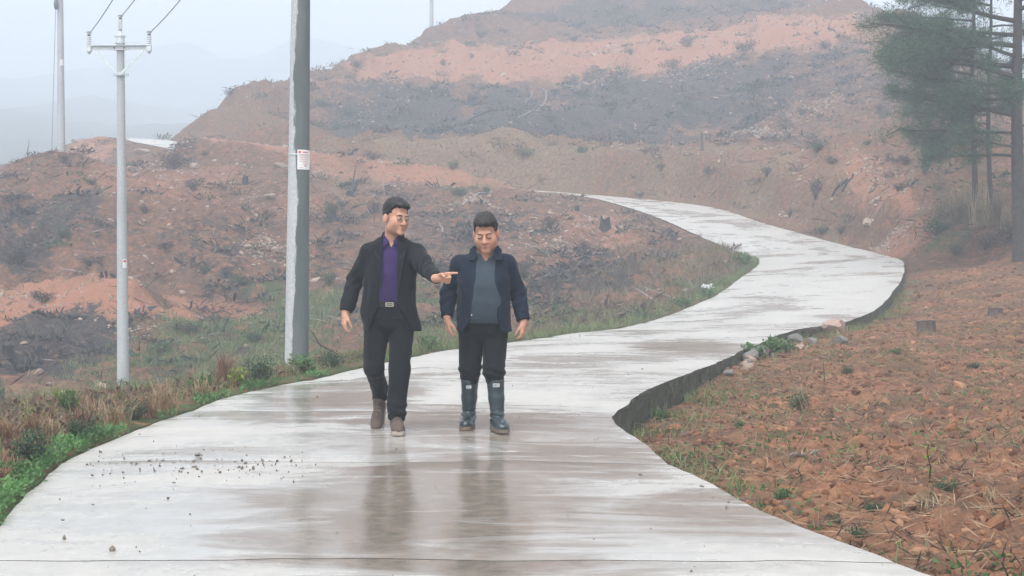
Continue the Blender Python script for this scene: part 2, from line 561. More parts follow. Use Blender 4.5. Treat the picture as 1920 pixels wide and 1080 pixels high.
def ground_h(x, y, fine=True):
    x = np.asarray(x, float).ravel(); y = np.asarray(y, float).ravel()
    out, right, rz, wl_, spos = road_query(x, y)
    z = base_h(x, y)
    # fine relief
    if fine:
        amp = sstep(0, np.where(y > 60, 6, 1.2), out)
        far = sstep(22, 45, y)
        fld = right & (y < 47)
        f = fld.astype(float)
        bank = np.abs(fbm(x * .32 + fbm(x * .1, y * .1, octaves=2, seed=48) * 1.5, y * .32, octaves=4, seed=47)) * far
        cutb = right * sstep(48, 58, y) * (1 - sstep(86, 92, y)) * (1.9 + .7 * fbm(x * .2, y * .2, octaves=2, seed=49)) * sstep(.5, 1.7 + .5 * vnoise(x * .7, y * .7, seed=50), out) * (1 - sstep(2.5, 11, out))
        calm = 1 - .75 * np.exp(-(((x + 19) / 9) ** 2 + ((y - 70) / 9) ** 2)) - .8 * np.exp(-(((x + 20) / 7) ** 2 + ((y - 94) / 8) ** 2))
        lumps = (fbm(x * 1.1, y * 1.1, octaves=3, seed=21) * .05 + np.abs(fbm(x * 4.2, y * 4.2, octaves=3, seed=5)) * .05 + np.abs(fbm(x * 9, y * 9, octaves=2, seed=6)) * .03 * (y < 25)
                 + (vnoise(x * 10, y * 10, seed=31) * .032 + vnoise(x * 22, y * 22, seed=32) * .012) * (1 - far))
        slope = (fbm(x * .13, y * .13, octaves=3, seed=40) * .35 * far + fbm(x * .6, y * .6, octaves=4, seed=41) * (.07 + .20 * far)
                 + np.abs(fbm(x * 2.2, y * 2.2, octaves=3, seed=45)) * .05 - bank * np.where(right, .85, .5) + .16 * far)
        near_l = sstep(4, 8, out)
        slope = slope * np.where(right, 1, .35 + .65 * np.maximum(near_l, far))
        slope = slope * calm - 1.35 * np.exp(-(((x + 17) / 6.5) ** 2 + ((y - 68) / 5.5) ** 2)) * (~right)
        z = z + amp * (f * lumps + (1 - f) * slope) + cutb
    z = np.where(right & (y > 92) & (x < -18), np.minimum(z, rz + .02 + 1.3 * np.maximum(0, x + 22.0) + .4 * np.maximum(0, 97 - y)), z)
    berm = sstep(75, 76.6, y) * sstep(-19.5, -16, x) * (1 - sstep(0.8, 2.6, x))    # spoil heaped along the upper bend
    edge = np.where(right, rz - wl_, rz + .005 + .04 * sstep(0.02, .25, out) * (y < 40) + 1.1 * berm * sstep(0, .6, out))
    z = z + 1.1 * berm * sstep(.3, 1.0, out) * sstep(7, 3, out) * (~right)
    k = sstep(0.0, np.where(right, .5, .6), out)
    z = edge * (1 - k) + z * k
    # bring the sheet under the slab with a short lip, hidden by the slab
    under = out < 0.0
    z = np.where(under, rz - np.maximum(.34, wl_ + .06), z)
    return z, out, right

# one warped grid, finer near the road's near end
NY, NX = 760, 560
yy = 1.5 * (190 / 1.5) ** (np.linspace(0, 1, NY))
yy = np.concatenate([[-8, -4, -1, 0.6], yy, [205, 225, 250, 280]])
NY = len(yy)
uu = np.linspace(-1, 1, NX)
uu = uu * .86 + .14 * uu ** 3
GX = uu[None, :] * (5.5 + .47 * np.maximum(yy, 0))[:, None] + 0.0
GY = np.repeat(yy[:, None], NX, 1)
GZ, GOUT, GRIGHT = ground_h(GX, GY)
GZ = GZ.reshape(NY, NX); GOUT = GOUT.reshape(NY, NX); GRIGHT = GRIGHT.reshape(NY, NX)

def height(x, y):
    """sheet height by bilinear lookup (vectorised)"""
    x = np.asarray(x, float); y = np.asarray(y, float)
    j = np.clip(np.searchsorted(yy, y) - 1, 0, NY - 2)
    ty = np.clip((y - yy[j]) / (yy[j + 1] - yy[j]), 0, 1)
    def row(jj):
        half = 5.5 + .47 * np.maximum(yy[jj], 0)
        u = np.clip(x / half, -1, 1)
        i = np.clip(np.searchsorted(uu, u) - 1, 0, NX - 2)
        t = (u - uu[i]) / (uu[i + 1] - uu[i])
        return GZ[jj, i] * (1 - t) + GZ[jj, i + 1] * t
    return row(j) * (1 - ty) + row(j + 1) * ty

_ds = np.concatenate([np.arange(4, 30, .1), np.arange(30, 190, .25)])
def on_ground(px, py):
    """first point of the sheet along the measured line of sight (sets things on the terrain)"""
    X = (px - 960) / FPX * _ds; Z = CAM_H - (py - 500) / FPX * _ds
    h = height(X, _ds)
    k = np.nonzero(h > Z)[0]
    i = k[0] if len(k) else len(_ds) - 1
    if i > 0 and len(k):
        a = (h[i - 1] - Z[i - 1]); b = (h[i] - Z[i]); t = a / (a - b)
        d = _ds[i - 1] + t * (_ds[i] - _ds[i - 1])
    else:
        d = _ds[i]
    x = (px - 960) / FPX * d
    o, right, _, _, _ = road_query(np.array([x]), np.array([d]))
    if o[0] < .14:                       # keep clear of the slab
        E = RR if right[0] else RL
        j = np.argmin((E[:, 0] - x) ** 2 + (E[:, 1] - d) ** 2)
        nrm = np.array([RT[j][1], -RT[j][0]]) * (1 if right[0] else -1)
        x, d = E[j, :2] + nrm * .16
    return np.array([x, d, float(height(x, d))])

# ------------------------------------------------------------------ what grows or burnt where (world-space patches)
PATCH = [
 # burnt = 0
 *[(0, *a) for a in [(780, 225, 190, 60, 1), (960, 232, 210, 60, 1), (1160, 205, 200, 60, 1), (1350, 175, 170, 70, .9), (1500, 120, 120, 40, .7), (1260, 268, 210, 40, .8),
   (1600, 170, 110, 60, .7), (1100, 22, 260, 24, .9), (1350, 12, 200, 20, .8), (870, 62, 90, 16, .5), (650, 245, 70, 45, .6), (1480, 230, 120, 50, .5), (1700, 190, 80, 70, .6),
   (80, 405, 130, 42, .9), (40, 465, 70, 50, 1), (200, 425, 90, 35, .7), (400, 445, 130, 45, .6), (330, 305, 40, 25, .7), (90, 632, 130, 50, 1), (200, 610, 60, 30, .8), (480, 545, 100, 35, .6),
   (900, 560, 110, 50, .7), (1090, 500, 90, 38, .9), (1000, 405, 70, 28, .5), (850, 420, 80, 40, .7), (700, 520, 80, 60, .7), (1240, 425, 90, 22, .6), (640, 420, 40, 40, .6), (1020, 570, 90, 25, .8), (600, 540, 60, 40, .5),
   (1790, 350, 80, 60, .5), (1880, 440, 60, 30, .7), (780, 370, 80, 20, .5), (130, 290, 40, 12, .4), (60, 300, 40, 14, .5), (1540, 360, 50, 40, .4)]],
 # green = 1
 *[(1, *a) for a in [(390, 640, 150, 42, .9), (430, 690, 160, 32, 1), (220, 690, 120, 26, .6), (570, 640, 80, 30, .6), (1330, 545, 70, 16, .8), (1150, 612, 150, 13, .7), (820, 650, 70, 16, .9), (640, 690, 60, 10, .9),
   (1780, 455, 60, 22, .8), (1560, 432, 40, 16, .6), (1180, 365, 60, 8, .6), (850, 360, 60, 12, .5), (500, 520, 60, 20, .4), (100, 440, 40, 12, .4), (640, 220, 60, 30, .4), (1400, 500, 30, 10, .9), (760, 560, 60, 60, .5), (90, 745, 140, 8, .5),
   (1850, 330, 70, 40, .5)]],
 # dry tan litter = 2
 *[(2, *a) for a in [(900, 322, 320, 24, .9), (1250, 340, 160, 28, .9), (450, 245, 60, 60, .5), (1420, 375, 100, 36, .9), (1520, 405, 70, 36, .6), (1300, 500, 110, 26, .6), (400, 715, 200, 14, .7), (100, 728, 150, 12, .7),
   (1830, 390, 90, 40, .8), (640, 300, 90, 16, .6), (260, 500, 120, 20, .4), (1180, 590, 140, 20, .6), (1000, 610, 100, 14, .6), (560, 160, 50, 30, .4), (1480, 190, 90, 40, .5)]],
 # fresh bare subsoil = 3
 *[(3, *a) for a in [(1000, 112, 260, 32, 1), (1250, 92, 260, 36, 1), (800, 128, 160, 26, .9), (1480, 56, 150, 28, 1), (680, 170, 100, 16, .6), (300, 335, 160, 30, .6), (150, 290, 120, 20, .8), (250, 555, 200, 20, 1), (60, 540, 120, 18, 1), (420, 585, 120, 14, .9),
   (1640, 350, 40, 90, .8), (1690, 455, 60, 30, .8), (620, 316, 80, 12, .9), (1150, 425, 140, 26, .6), (1010, 590, 70, 12, .6), (560, 380, 60, 20, .5), (1450, 290, 80, 40, .5), (1600, 60, 90, 40, .6)]],
]
GM = np.zeros((NY, NX, 4))
_nz = fbm(GX * .35, GY * .35, octaves=4, seed=61)
_nz2 = fbm(GX * 1.7, GY * 1.7, octaves=3, seed=62)
for ch, px, py, rx, ry, s in PATCH:
    c = on_ground(px, py); a = on_ground(px, py - ry); b = on_ground(px, py + ry)
    wx = rx / FPX * c[1]
    wy = max(abs(a[1] - c[1]), abs(b[1] - c[1]), wx * .35, .4)
    wy = min(wy, 12)
    q = ((GX - c[0]) / wx) ** 2 + ((GY - c[1]) / wy) ** 2
    val = s * sstep(1.5, .35, q + _nz * .55 + _nz2 * .25)
    if ch == 1: val = val * (GY < 75)
    GM[..., ch] = np.maximum(GM[..., ch], val)
# roadside: green strip on the left edge, litter beyond
_out = GOUT
_cb = GRIGHT * sstep(48, 56, GY) * (1 - sstep(86, 92, GY)) * (1 - sstep(4, 9, _out + _nz * 1.5))
GM[..., 0] *= 1 - .85 * _cb
GM[..., 2] = np.maximum(GM[..., 2], .75 * _cb * (.6 + .4 * _nz2))
_bm = (~GRIGHT) * sstep(74, 76, GY) * sstep(-21, -18, GX) * (1 - sstep(1, 3, GX)) * (1 - sstep(2.0, 4.0, _out + _nz2 * .5))
GM[..., 3] = np.maximum(GM[..., 3], _bm); GM[..., 0] *= 1 - _bm
_lv = (~GRIGHT) & (GY < 34)
GM[..., 1] = np.maximum(GM[..., 1], _lv * sstep(.55, .15, _out + _nz2 * .15) * .9)
GM[..., 2] = np.maximum(GM[..., 2], _lv * sstep(.3, .6, _out) * sstep(5, 2.5, _out + _nz * .8) * .9)
FIELD = GRIGHT & (GY < 47 + GX * -.25 + _nz * .6) 

# ------------------------------------------------------------------ ground material
def ground_material(name, field=False):
    m = NM(name)
    A = m.attr('cover').outputs['Color']
    s = m.sep(A); alpha = m.attr('cover').outputs['Alpha']
    n1 = m.noise(.8, 6, .6); n2 = m.noise(6, 5, .6); n3 = m.noise(28, 4, .6); n4 = m.noise(2.4, 6, .65, dist=.6)
    if field:
        soil = m.ramp(n2, [(.22, (.078, .040, .026)), (.42, (.185, .088, .052)), (.6, (.29, .142, .083)), (.8, (.40, .22, .135))])
        soil = m.mix(m.ramp(n1, [(.40, 0), (.62, .85)]), soil, (.105, .070, .048))
        soil = m.mix(m.ramp(m.noise(3.2, 5, .65), [(.52, 0), (.68, .7)]), soil, (.060, .042, .030))
        soil = m.mix(m.ramp(m.noise(1.9, 5, .65, vec=m.mapping((1, 1, 1), (3, 7, 1))), [(.54, 0), (.70, .5)]), soil, (.10, .105, .050))
        soil = m.mix(m.ramp(n3, [(.55, 0), (.75, .5)]), soil, (.34, .20, .125))
    else:
        soil = m.ramp(n2, [(.25, (.070, .038, .028)), (.5, (.175, .085, .052)), (.75, (.31, .16, .10))])
        soil = m.mix(m.ramp(n4, [(.40, 0), (.62, .85)]), soil, (.075, .054, .044))
    n4 = m.math('ADD', m.math('MULTIPLY', n4, .55), m.math('MULTIPLY', m.noise(11, 4, .65), .45))
    def thr(ch, n, lo=.38, hi=.60):
        return m.ramp(m.math('ADD', m.math('MULTIPLY', ch, .74), m.math('MULTIPLY', m.math('SUBTRACT', n, .5), 2.8)), [(lo, 0), (hi, 1)])
    fresh = m.ramp(n3, [(.3, (.27, .115, .070)), (.7, (.40, .20, .13))])
    c = m.mix(m.math('MULTIPLY', thr(alpha, n4), .85), soil, fresh)
    tan = m.ramp(n2, [(.3, (.10, .066, .040)), (.7, (.24, .165, .10))])
    c = m.mix(m.math('MULTIPLY', thr(s[2], n4), .8), c, tan)
    burnt = m.ramp(n2, [(.3, (.018, .018, .020)), (.55, (.048, .043, .043)), (.72, (.12, .085, .066))])
    c = m.mix(m.math('MULTIPLY', thr(s[0], n4), .95), c, burnt)
    green = m.ramp(n3, [(.3, (.030, .055, .020)), (.7, (.085, .125, .045))])
    c = m.mix(m.math('MULTIPLY', thr(s[1], n4, .4, .75), .85), c, green)
    m.set(color=c, rough=.9, spec=.15)
    h = m.math('ADD', m.math('MULTIPLY', n2, .6), m.math('MULTIPLY', n3, .4))
    m.bump(h, .9, .09)
    return m.m
MAT_FIELD = ground_material('ploughed_soil', True)
MAT_SLOPE = ground_material('hill_soil')

def sheet(name, mask_q, mat):
    ids = np.arange(NY * NX).reshape(NY, NX)
    q = np.stack([ids[:-1, :-1], ids[:-1, 1:], ids[1:, 1:], ids[1:, :-1]], -1)[mask_q]
    used, inv = np.unique(q, return_inverse=True)
    P = np.stack([GX.ravel(), GY.ravel(), GZ.ravel()], -1)[used]
    g = Geo(); g.add(P, inv.reshape(-1, 4))
    me = g.mesh(name, mat)
    at_ = me.color_attributes.new('cover', 'FLOAT_COLOR', 'POINT')
    at_.data.foreach_set('color', GM.reshape(-1, 4)[used].astype(np.float32).ravel())
    return tag(link(name, me), kind='structure')
_fq = FIELD[:-1, :-1]; _lq = (~GRIGHT[:-1, :-1]) & ~_fq
sheet('field', _fq, MAT_FIELD)
sheet('valley_slope', _lq, MAT_SLOPE)
sheet('hillside', ~_fq & ~_lq, MAT_SLOPE)

# far ground and a dark wooded hill in the fog
g = Geo()
n = 64
X, Y = np.meshgrid(np.linspace(-700, 700, n), np.linspace(-60, 760, n))
Z = -34 + fbm(X * .01, Y * .01, octaves=4, seed=71) * 6
g.add(np.stack([X, Y, Z], -1).reshape(-1, 3), np.array([(j * n + i, j * n + i + 1, (j + 1) * n + i + 1, (j + 1) * n + i) for j in range(n - 1) for i in range(n - 1)]))
tag(g.build('ground', simple('valley_floor', (.05, .06, .04), .95, .4, .02)), kind='structure')
g = Geo(); n = 120
X, Y = np.meshgrid(np.linspace(-560, 200, n), np.linspace(130, 960, 100))
Yw = Y + 14 * fbm(X * .02, Y * 0, octaves=2, seed=79)
ramp_ = (10 + .161 * np.minimum(Yw, 860)) / 145 * sstep(130, 190, Y) * sstep(955, 870, Y)
Z = -34 + 145 * ramp_ * (sstep(120, -60, X) * .75 + .25) * (1 + .30 * fbm(X * .0065 + 2, Y * .003, octaves=3, seed=77) * sstep(250, 600, Y)) + 1.2 * fbm(X * .10, Y * .10, octaves=3, seed=78)
g.add(np.stack([X, Y, Z], -1).reshape(-1, 3), np.array([(j * n + i, j * n + i + 1, (j + 1) * n + i + 1, (j + 1) * n + i) for j in range(99) for i in range(n - 1)]))
tag(g.build('far_hill', simple('wooded_far_hill', (.030, .042, .028), .95, .5, .08)), kind='structure')

# ------------------------------------------------------------------ haze
HB = (-720, 720, -70, 1000, -52, 120)
g = Geo(); add_box(g, ((HB[0] + HB[1]) / 2, (HB[2] + HB[3]) / 2, (HB[4] + HB[5]) / 2), (HB[1] - HB[0], HB[3] - HB[2], HB[5] - HB[4]))
mh = bpy.data.materials.new('haze_air'); mh.use_nodes = True
mh.node_tree.nodes.clear()
_o = mh.node_tree.nodes.new('ShaderNodeOutputMaterial'); _v = mh.node_tree.nodes.new('ShaderNodeVolumePrincipled')
_v.inputs['Color'].default_value = (.815, .90, 1.0, 1); _v.inputs['Density'].default_value = HAZE_DENSITY; _v.inputs['Anisotropy'].default_value = 0.0
mh.node_tree.links.new(_v.outputs[0], _o.inputs['Volume'])
tag(g.build('haze', mh, smooth=False), kind='stuff')

# ------------------------------------------------------------------ concrete road in poured slabs
def road_material():
    m = NM('wet_concrete')
    n1 = m.noise(.42, 5, .6, dist=.8)                      # wet areas
    n2 = m.noise(1.6, 6, .62, dist=1.2, vec=m.mapping((.55, 1.6, 1), rot=(0, 0, .12)))
    n3 = m.noise(9, 5, .6); n4 = m.noise(70, 3, .6); n5 = m.noise(.16, 3, .5)
    conc = m.ramp(n3, [(.25, (.405, .388, .36)), (.75, (.52, .50, .468))])
    conc = m.mix(m.ramp(n4, [(.35, .25), (.6, 0)]), conc, (.30, .29, .28))
    # mud left by wheels and water, in the middle of the near slabs
    geo = m.n.new('ShaderNodeNewGeometry').outputs['Position']
    sx = m.n.new('ShaderNodeSeparateXYZ'); m.l.new(geo, sx.inputs[0])
    def spot(cx, cy_, rx, ry):
        a = m.math('POWER', m.math('DIVIDE', m.math('SUBTRACT', sx.outputs[0], cx), rx), 2)
        b = m.math('POWER', m.math('DIVIDE', m.math('SUBTRACT', sx.outputs[1], cy_), ry), 2)
        return m.math('SUBTRACT', 1, m.math('ADD', a, b), clamp=True)
    film = spot(-.45, 7.4, 1.3, 3.2)
    for a in ((1.0, 7.3, .8, 1.0), (-.3, 11.5, 1.5, 2.2), (-1.5, 13.5, 1.0, 3), (-.1, 6.0, 1.0, .8), (.3, 9.5, 1.0, 1.5), (2.6, 22, 1.4, 2.5), (1.75, 7.9, .5, 1.2)):
        film = m.math('MAXIMUM', film, m.math('MULTIPLY', spot(*a), .85))
    mud = m.ramp(m.math('ADD', m.math('MULTIPLY', film, .64), m.math('MULTIPLY', m.math('SUBTRACT', n2, .5), 1.5)), [(.27, 0), (.52, 1)])
    dirt = m.ramp(n3, [(.3, (.120, .078, .043)), (.7, (.235, .165, .102))])
    c = m.mix(m.math('MULTIPLY', mud, .85), conc, dirt)
    thin = m.ramp(m.math('ADD', n2, m.math('MULTIPLY', m.math('SUBTRACT', n1, .5), .5)), [(.50, 0), (.85, .42)])
    c = m.mix(thin, c, (.34, .285, .235))
    wet = m.ramp(m.math('ADD', m.math('ADD', n1, m.math('MULTIPLY', film, .25)), m.math('MULTIPLY', m.math('SUBTRACT', n2, .5), .5)), [(.42, 0), (.62, 1)])
    c = m.mix(m.math('MULTIPLY', wet, .30), c, (.26, .255, .245))
    rough = m.math('SUBTRACT', .50, m.math('MULTIPLY', wet, .36))
    rough = m.math('ADD', rough, m.math('MULTIPLY', m.math('SUBTRACT', n3, .5), .12))
    m.set(color=c, rough=rough, spec=.5)
    m.bump(m.math('ADD', m.math('MULTIPLY', n4, .5), m.math('MULTIPLY', n3, .8)), .10, .01)
    return m.m
MAT_ROAD = road_material()
def edge_material():
    m = NM('mossy_slab_edge')
    n = m.noise(3, 5, .6); n2 = m.noise(14, 5, .6, vec=m.mapping((1, 1, .35)))
    c = m.ramp(n2, [(.25, (.035, .036, .026)), (.55, (.085, .084, .062)), (.75, (.17, .155, .12)), (.9, (.26, .24, .20))])
    c = m.mix(m.ramp(n, [(.45, 0), (.7, .6)]), c, (.045, .060, .025))
    m.set(color=c, rough=.9); m.bump(m.math('ADD', n2, m.noise(50, 4)), .8, .03)
    return m.m
MAT_EDGE = edge_material()
road = empty('road'); tag(road, kind='structure')
JOINTS = []
_sj = np.interp(6.12, RC[:, 1][:400], SS[:400])
j0 = _sj - 3.15 * 4
k = j0
while k < ROAD_LEN: 
    JOINTS.append(k); k += 3.15 + (0.5 if k > 40 else 0)
JOINTS = [0.0] + [j for j in JOINTS if j > .3]
def road_at(s, f):
    l = np.stack([np.interp(s, SS, RL[:, k]) for k in range(3)], -1); r = np.stack([np.interp(s, SS, RR[:, k]) for k in range(3)], -1)
    return l * (1 - f)[..., None] + r * f[..., None]
for i in range(len(JOINTS) - 1):
    a, b = JOINTS[i] + .007, JOINTS[i + 1] - .007
    ns, nf = (34, 40) if a < 40 else (14, 14)
    s = np.linspace(a, b, ns); f = np.linspace(0, 1, nf)
    S2, F2 = np.meshgrid(s, f, indexing='ij')
    # joints wander a few centimetres, corners spall
    w = np.interp(F2, [0, 1], [1, 1]) * .022 * fbm(F2 * 9 + i, F2 * 0 + i * 3.1, octaves=3, seed=90)
    wa = .022 * fbm(F2 * 9 + i, F2 * 0 + i * 3.1, octaves=3, seed=90); wb = .022 * fbm(F2 * 9 + i + 1, F2 * 0 + (i + 1) * 3.1, octaves=3, seed=90)
    t = (S2 - a) / (b - a)
    S2 = S2 + wa * (1 - t) + wb * t
    P = road_at(S2, F2)
    P[..., 2] += .010 * fbm(P[..., 0] * .8, P[..., 1] * .8, octaves=3, seed=92) + .018 * (1 - (2 * F2 - 1) ** 2) - .006 * np.exp(-np.minimum(t, 1 - t) * 40)
    V = [P.reshape(-1, 3)]
    ids = np.arange(ns * nf).reshape(ns, nf)
    g = Geo()
    Q = np.stack([ids[:-1, :-1], ids[:-1, 1:], ids[1:, 1:], ids[1:, :-1]], -1).reshape(-1, 4)
    g.add(P.reshape(-1, 3), Q, 0)
    # sides
    per = np.concatenate([ids[:, 0], ids[-1, 1:], ids[-2::-1, -1], ids[0, -2::-1]])
    top = P.reshape(-1, 3)[per]; bot = top.copy(); bot[:, 2] -= .33
    mid = top.copy(); mid[:, 2] -= .012
    cen = P.reshape(-1, 3).mean(0); dirn = top - cen; dirn[:, 2] = 0; dirn /= np.linalg.norm(dirn, axis=1)[:, None]
    mids = []
    for q_ in range(5):
        r_ = top.copy(); r_[:, 2] -= .02 + .06 * q_; r_ += dirn * (.022 * fbm(top[:, 0] * 6 + q_ * .35, top[:, 1] * 6, np.full(len(top), q_ * .8 + i), octaves=3, seed=95) + .004)[:, None] * (.5 + .25 * q_) * (np.abs(F2.reshape(-1)[per] - .5) > .499)[:, None]; mids.append(r_)
    m_ = len(per) - 1
    ring = np.concatenate([top, mid, *mids, bot]); n_ = len(per)
    F = [(q + k_ * n_, q + 1 + k_ * n_, q + 1 + (k_ + 1) * n_, q + (k_ + 1) * n_) for k_ in range(7) for q in range(m_)]
    g.add(ring, np.array(F), 1)
    o = g.build('slab', [MAT_ROAD, MAT_EDGE], road)
    o.data.polygons.foreach_set('use_smooth', np.concatenate([np.full(len(Q), True), np.full(len(F), False)]))

# ------------------------------------------------------------------ power poles
def pole_material(wet):
    m = NM('pole_concrete')
    n = m.noise(3, 5, .6, vec=m.mapping((1, 1, .25))); n2 = m.noise(30, 4)
    c = m.ramp(n2, [(.3, (.36, .38, .39)), (.7, (.50, .52, .53))])
    if wet:      # rain has soaked one side, the sheltered side is still pale
        sx = m.n.new('ShaderNodeSeparateXYZ'); m.l.new(m.tc(), sx.inputs[0])
        a = m.noise(1.1, 6, .65, vec=m.mapping((2.5, 2.5, .55)))
        v = m.math('ADD', sx.outputs[0], m.math('MULTIPLY', m.math('SUBTRACT', a, .5), .30))
        f = m.ramp(m.math('ADD', v, .5), [(.455, 0), (.468, 1)])
        dk = m.ramp(n, [(.3, (.085, .100, .100)), (.7, (.145, .165, .165))])
        c = m.mix(f, c, dk)
    else:
        c = m.mix(m.ramp(n, [(.45, 0), (.7, .5)]), c, (.28, .30, .32))
    m.set(color=c, rough=.8); m.bump(n2, .15, .004)
    return m.m
MAT_POLE = pole_material(False); MAT_POLE_WET = pole_material(True)
MAT_GALV = simple('galvanised_steel', (.62, .66, .68), .45, .12, 12, metal=.35)
MAT_DARKSTEEL = simple('dark_fitting', (.16, .18, .20), .5, .2, 12, metal=.5)
MAT_PORC = simple('white_porcelain', (.78, .80, .82), .2, .04, 5, spec=.5)
MAT_WIRE = simple('aluminium_cable', (.16, .17, .19), .5, .1, 5)
MAT_PLATE = simple('notice_white', (.75, .74, .73), .5, .05, 5)
MAT_RED = simple('notice_red', (.62, .09, .07), .5, .1, 5)
MAT_PRINT = simple('notice_print', (.55, .30, .28), .5, .1, 5)

def ribbed_insulator(name, parent, loc, h, r):
    g = Geo(); prof = [(0, 0), (r * .55, 0)]
    n = 5
    for k in range(n):
        z = h * (k / n)
        prof += [(r * .55, z + .01), (r, z + h * .03), (r * .92, z + h * .09), (r * .55, z + h * .12)]
    prof += [(r * .6, h * .97), (0, h)]
    add_lathe(g, prof, 12)
    i = g.build(name, MAT_PORC, parent, loc=loc)
    g = Geo(); add_lathe(g, [(0, 0), (r * .7, 0), (r * .7, .035), (r * .35, .05), (r * .35, .08), (0, .08)], 8)
    g.add(*tube([(-.06, 0, .07), (-.03, 0, .10), (.03, 0, .10), (.06, 0, .06)], .012, 5))
    g.build('cable_clamp', MAT_DARKSTEEL, i, loc=(0, 0, h))
    return i

def make_pole(label, base, h, r0, r1, lean=(0, 0), mat=MAT_POLE, head=True, arm_z=None, group='concrete power poles'):
    root = empty('power_pole', base, label, 'power pole', group)
    root.rotation_euler = (lean[1], lean[0], 0)
    g = Geo(); n = 24
    add_lathe(g, [(r0 * 1.02, -.6), *[(r0 + (r1 - r0) * k / n, h * k / n) for k in range(n + 1)], (0, h + .01)], 24)
    g.build('pole_shaft', mat, root)
    if head:
        za = arm_z or h - .33
        ra = r1 + (r0 - r1) * (h - za) / h
        y = -ra - .04
        g = Geo()      # angle iron: a web and a flange
        add_box(g, (0, y, za), (1.36, .012, .11)); add_box(g, (0, y - .035, za + .052), (1.36, .07, .010))
        for x in (-.12, .12): add_box(g, (x, y - .012, za), (.03, .03, .04), 1)
        g.build('crossarm', [MAT_GALV, MAT_DARKSTEEL], root, smooth=False)
        g = Geo(); add_lathe(g, [(ra + .004, -.05), (ra + .02, -.045), (ra + .02, .045), (ra + .004, .05)], 20)
        for s in (-1, 1): add_box(g, (s * (ra + .04), 0, 0), (.07, .05, .08))
        g.build('arm_clamp', MAT_GALV, root, loc=(0, 0, za), smooth=False)
        zb = za - .64
        for s in (-1, 1):
            g = Geo(); add_bar(g, (s * .60, y - .018, za - .05), (s * .04, y - .02, zb), .014, .055)
            g.build('brace', MAT_GALV, root, smooth=False)
        rb = r1 + (r0 - r1) * (h - zb) / h
        g = Geo(); add_lathe(g, [(rb + .003, -.045), (rb + .018, -.04), (rb + .018, .04), (rb + .003, .045)], 20)
        for s in (-1, 1): add_box(g, (s * (rb + .045), 0, 0), (.09, .05, .07))
        add_box(g, (0, -rb - .03, 0), (.12, .05, .07))
        g.build('brace_clamp', MAT_GALV, root, loc=(0, 0, zb), smooth=False)
        for s in (-1, 1):
            g = Geo(); add_box(g, (0, 0, 0), (.11, .10, .13)); add_lathe(g, [(0, -.13), (.03, -.12), (.05, -.075), (.05, -.06)], 8)
            g.build('insulator_bracket', [MAT_GALV], root, loc=(s * .735, y, za - .02), smooth=False)
            ribbed_insulator('insulator', root, (s * .735, y, za + .047), .25, .062)
        g = Geo(); add_lathe(g, [(r1 + .02, -.22), (r1 + .03, -.20), (r1 + .03, -.17), (r1 + .015, -.165), (r1 + .015, -.05), (r1 + .03, -.045), (r1 + .03, -.01), (r1 * .5, .02), (r1 * .4, .10), (r1 * .55, .13), (0, .14)], 16)
        for s in (-1, 1):
            for z in (-.19, -.03): add_box(g, (s * (r1 + .045), 0, z), (.05, .03, .035))
        g.build('top_cap', MAT_GALV, root, loc=(0, 0, h), smooth=False)
        ribbed_insulator('insulator', root, (0, 0, h + .14), .25, .062)
    return root

b1 = at(556, 692, 19.8); b1[2] = float(height(b1[0], b1[1])) - .02
H1 = 8.6
P1 = make_pole('thick concrete power pole with dark wet stain at the road edge behind the men', b1, H1, .160, .098, lean=(R(.65), 0), mat=MAT_POLE_WET)
# notice fixed round the right front of the near pole
def curved_patch(r, a0, a1, z0, z1, n=8):
    th = np.linspace(a0, a1, n)
    V = [(r * math.sin(t), -r * math.cos(t), z) for z in (z0, z1) for t in th]
    return np.array(V), np.array([(i, i + 1, n + i + 1, n + i) for i in range(n - 1)])
zc = 2.62 - b1[2]
rr_ = .160 - .062 * zc / H1
g = Geo(); 
for q in (.004, .001): g.add(*curved_patch(rr_ + q, R(0), R(86), zc - .128, zc + .132))
pl = g.build('notice_plate', MAT_PLATE, P1); pl['label'] = 'white notice plate with red heading on the near pole'
g = Geo(); g.add(*curved_patch(rr_ + .0065, R(6), R(18), zc + .085, zc + .115)); g.build('emblem', MAT_RED, pl)
for (z, w, a0, a1) in ((.100, .018, 26, 62), (.055, .012, 8, 70), (.030, .010, 8, 66), (.005, .010, 8, 70), (-.02, .010, 8, 60), (-.045, .010, 30, 68), (-.075, .028, 38, 52), (-.105, .010, 8, 30)):
    g = Geo()
    # short strokes like printed characters
    a = a0
    k = 0
    while a < a1 - 3:
        g.add(*curved_patch(rr_ + .0065, R(a), R(a + 3.6), zc + z - w * .5, zc + z + w * (.5 if k % 3 else .35), 3)); a += 5.4; k += 1
    g.build('print_line', MAT_RED if z > .09 else MAT_PRINT, pl)
g = Geo(); add_lathe(g, [(rr_ + .001, -.008), (rr_ + .006, -.006), (rr_ + .006, .006), (rr_ + .001, .008)], 24)
g.build('strap', MAT_GALV, P1, loc=(0, 0, zc + .07))

b2 = at(231, 727, 36.7); b2[2] = float(height(b2[0], b2[1])) - .05
top2 = CAM_H - (66 - 500) / FPX * 36.7
P2 = make_pole('slim pale concrete pole with V braced crossarm in the green dip left of road', b2, top2 - b2[2], .148, .088, lean=(R(-.45), 0))
g = Geo(); z2 = CAM_H - (494 - 500) / FPX * 36.7 - b2[2]; r2 = .148 - .06 * z2 / (top2 - b2[2])
for q in (.004, .001): g.add(*curved_patch(r2 + q, R(20), R(75), z2 - .11, z2 + .11))
p_ = g.build('notice_plate', MAT_PLATE, P2)
g = Geo(); g.add(*curved_patch(r2 + .006, R(26), R(60), z2 + .03, z2 + .08)); g.build('print_line', MAT_RED, p_)

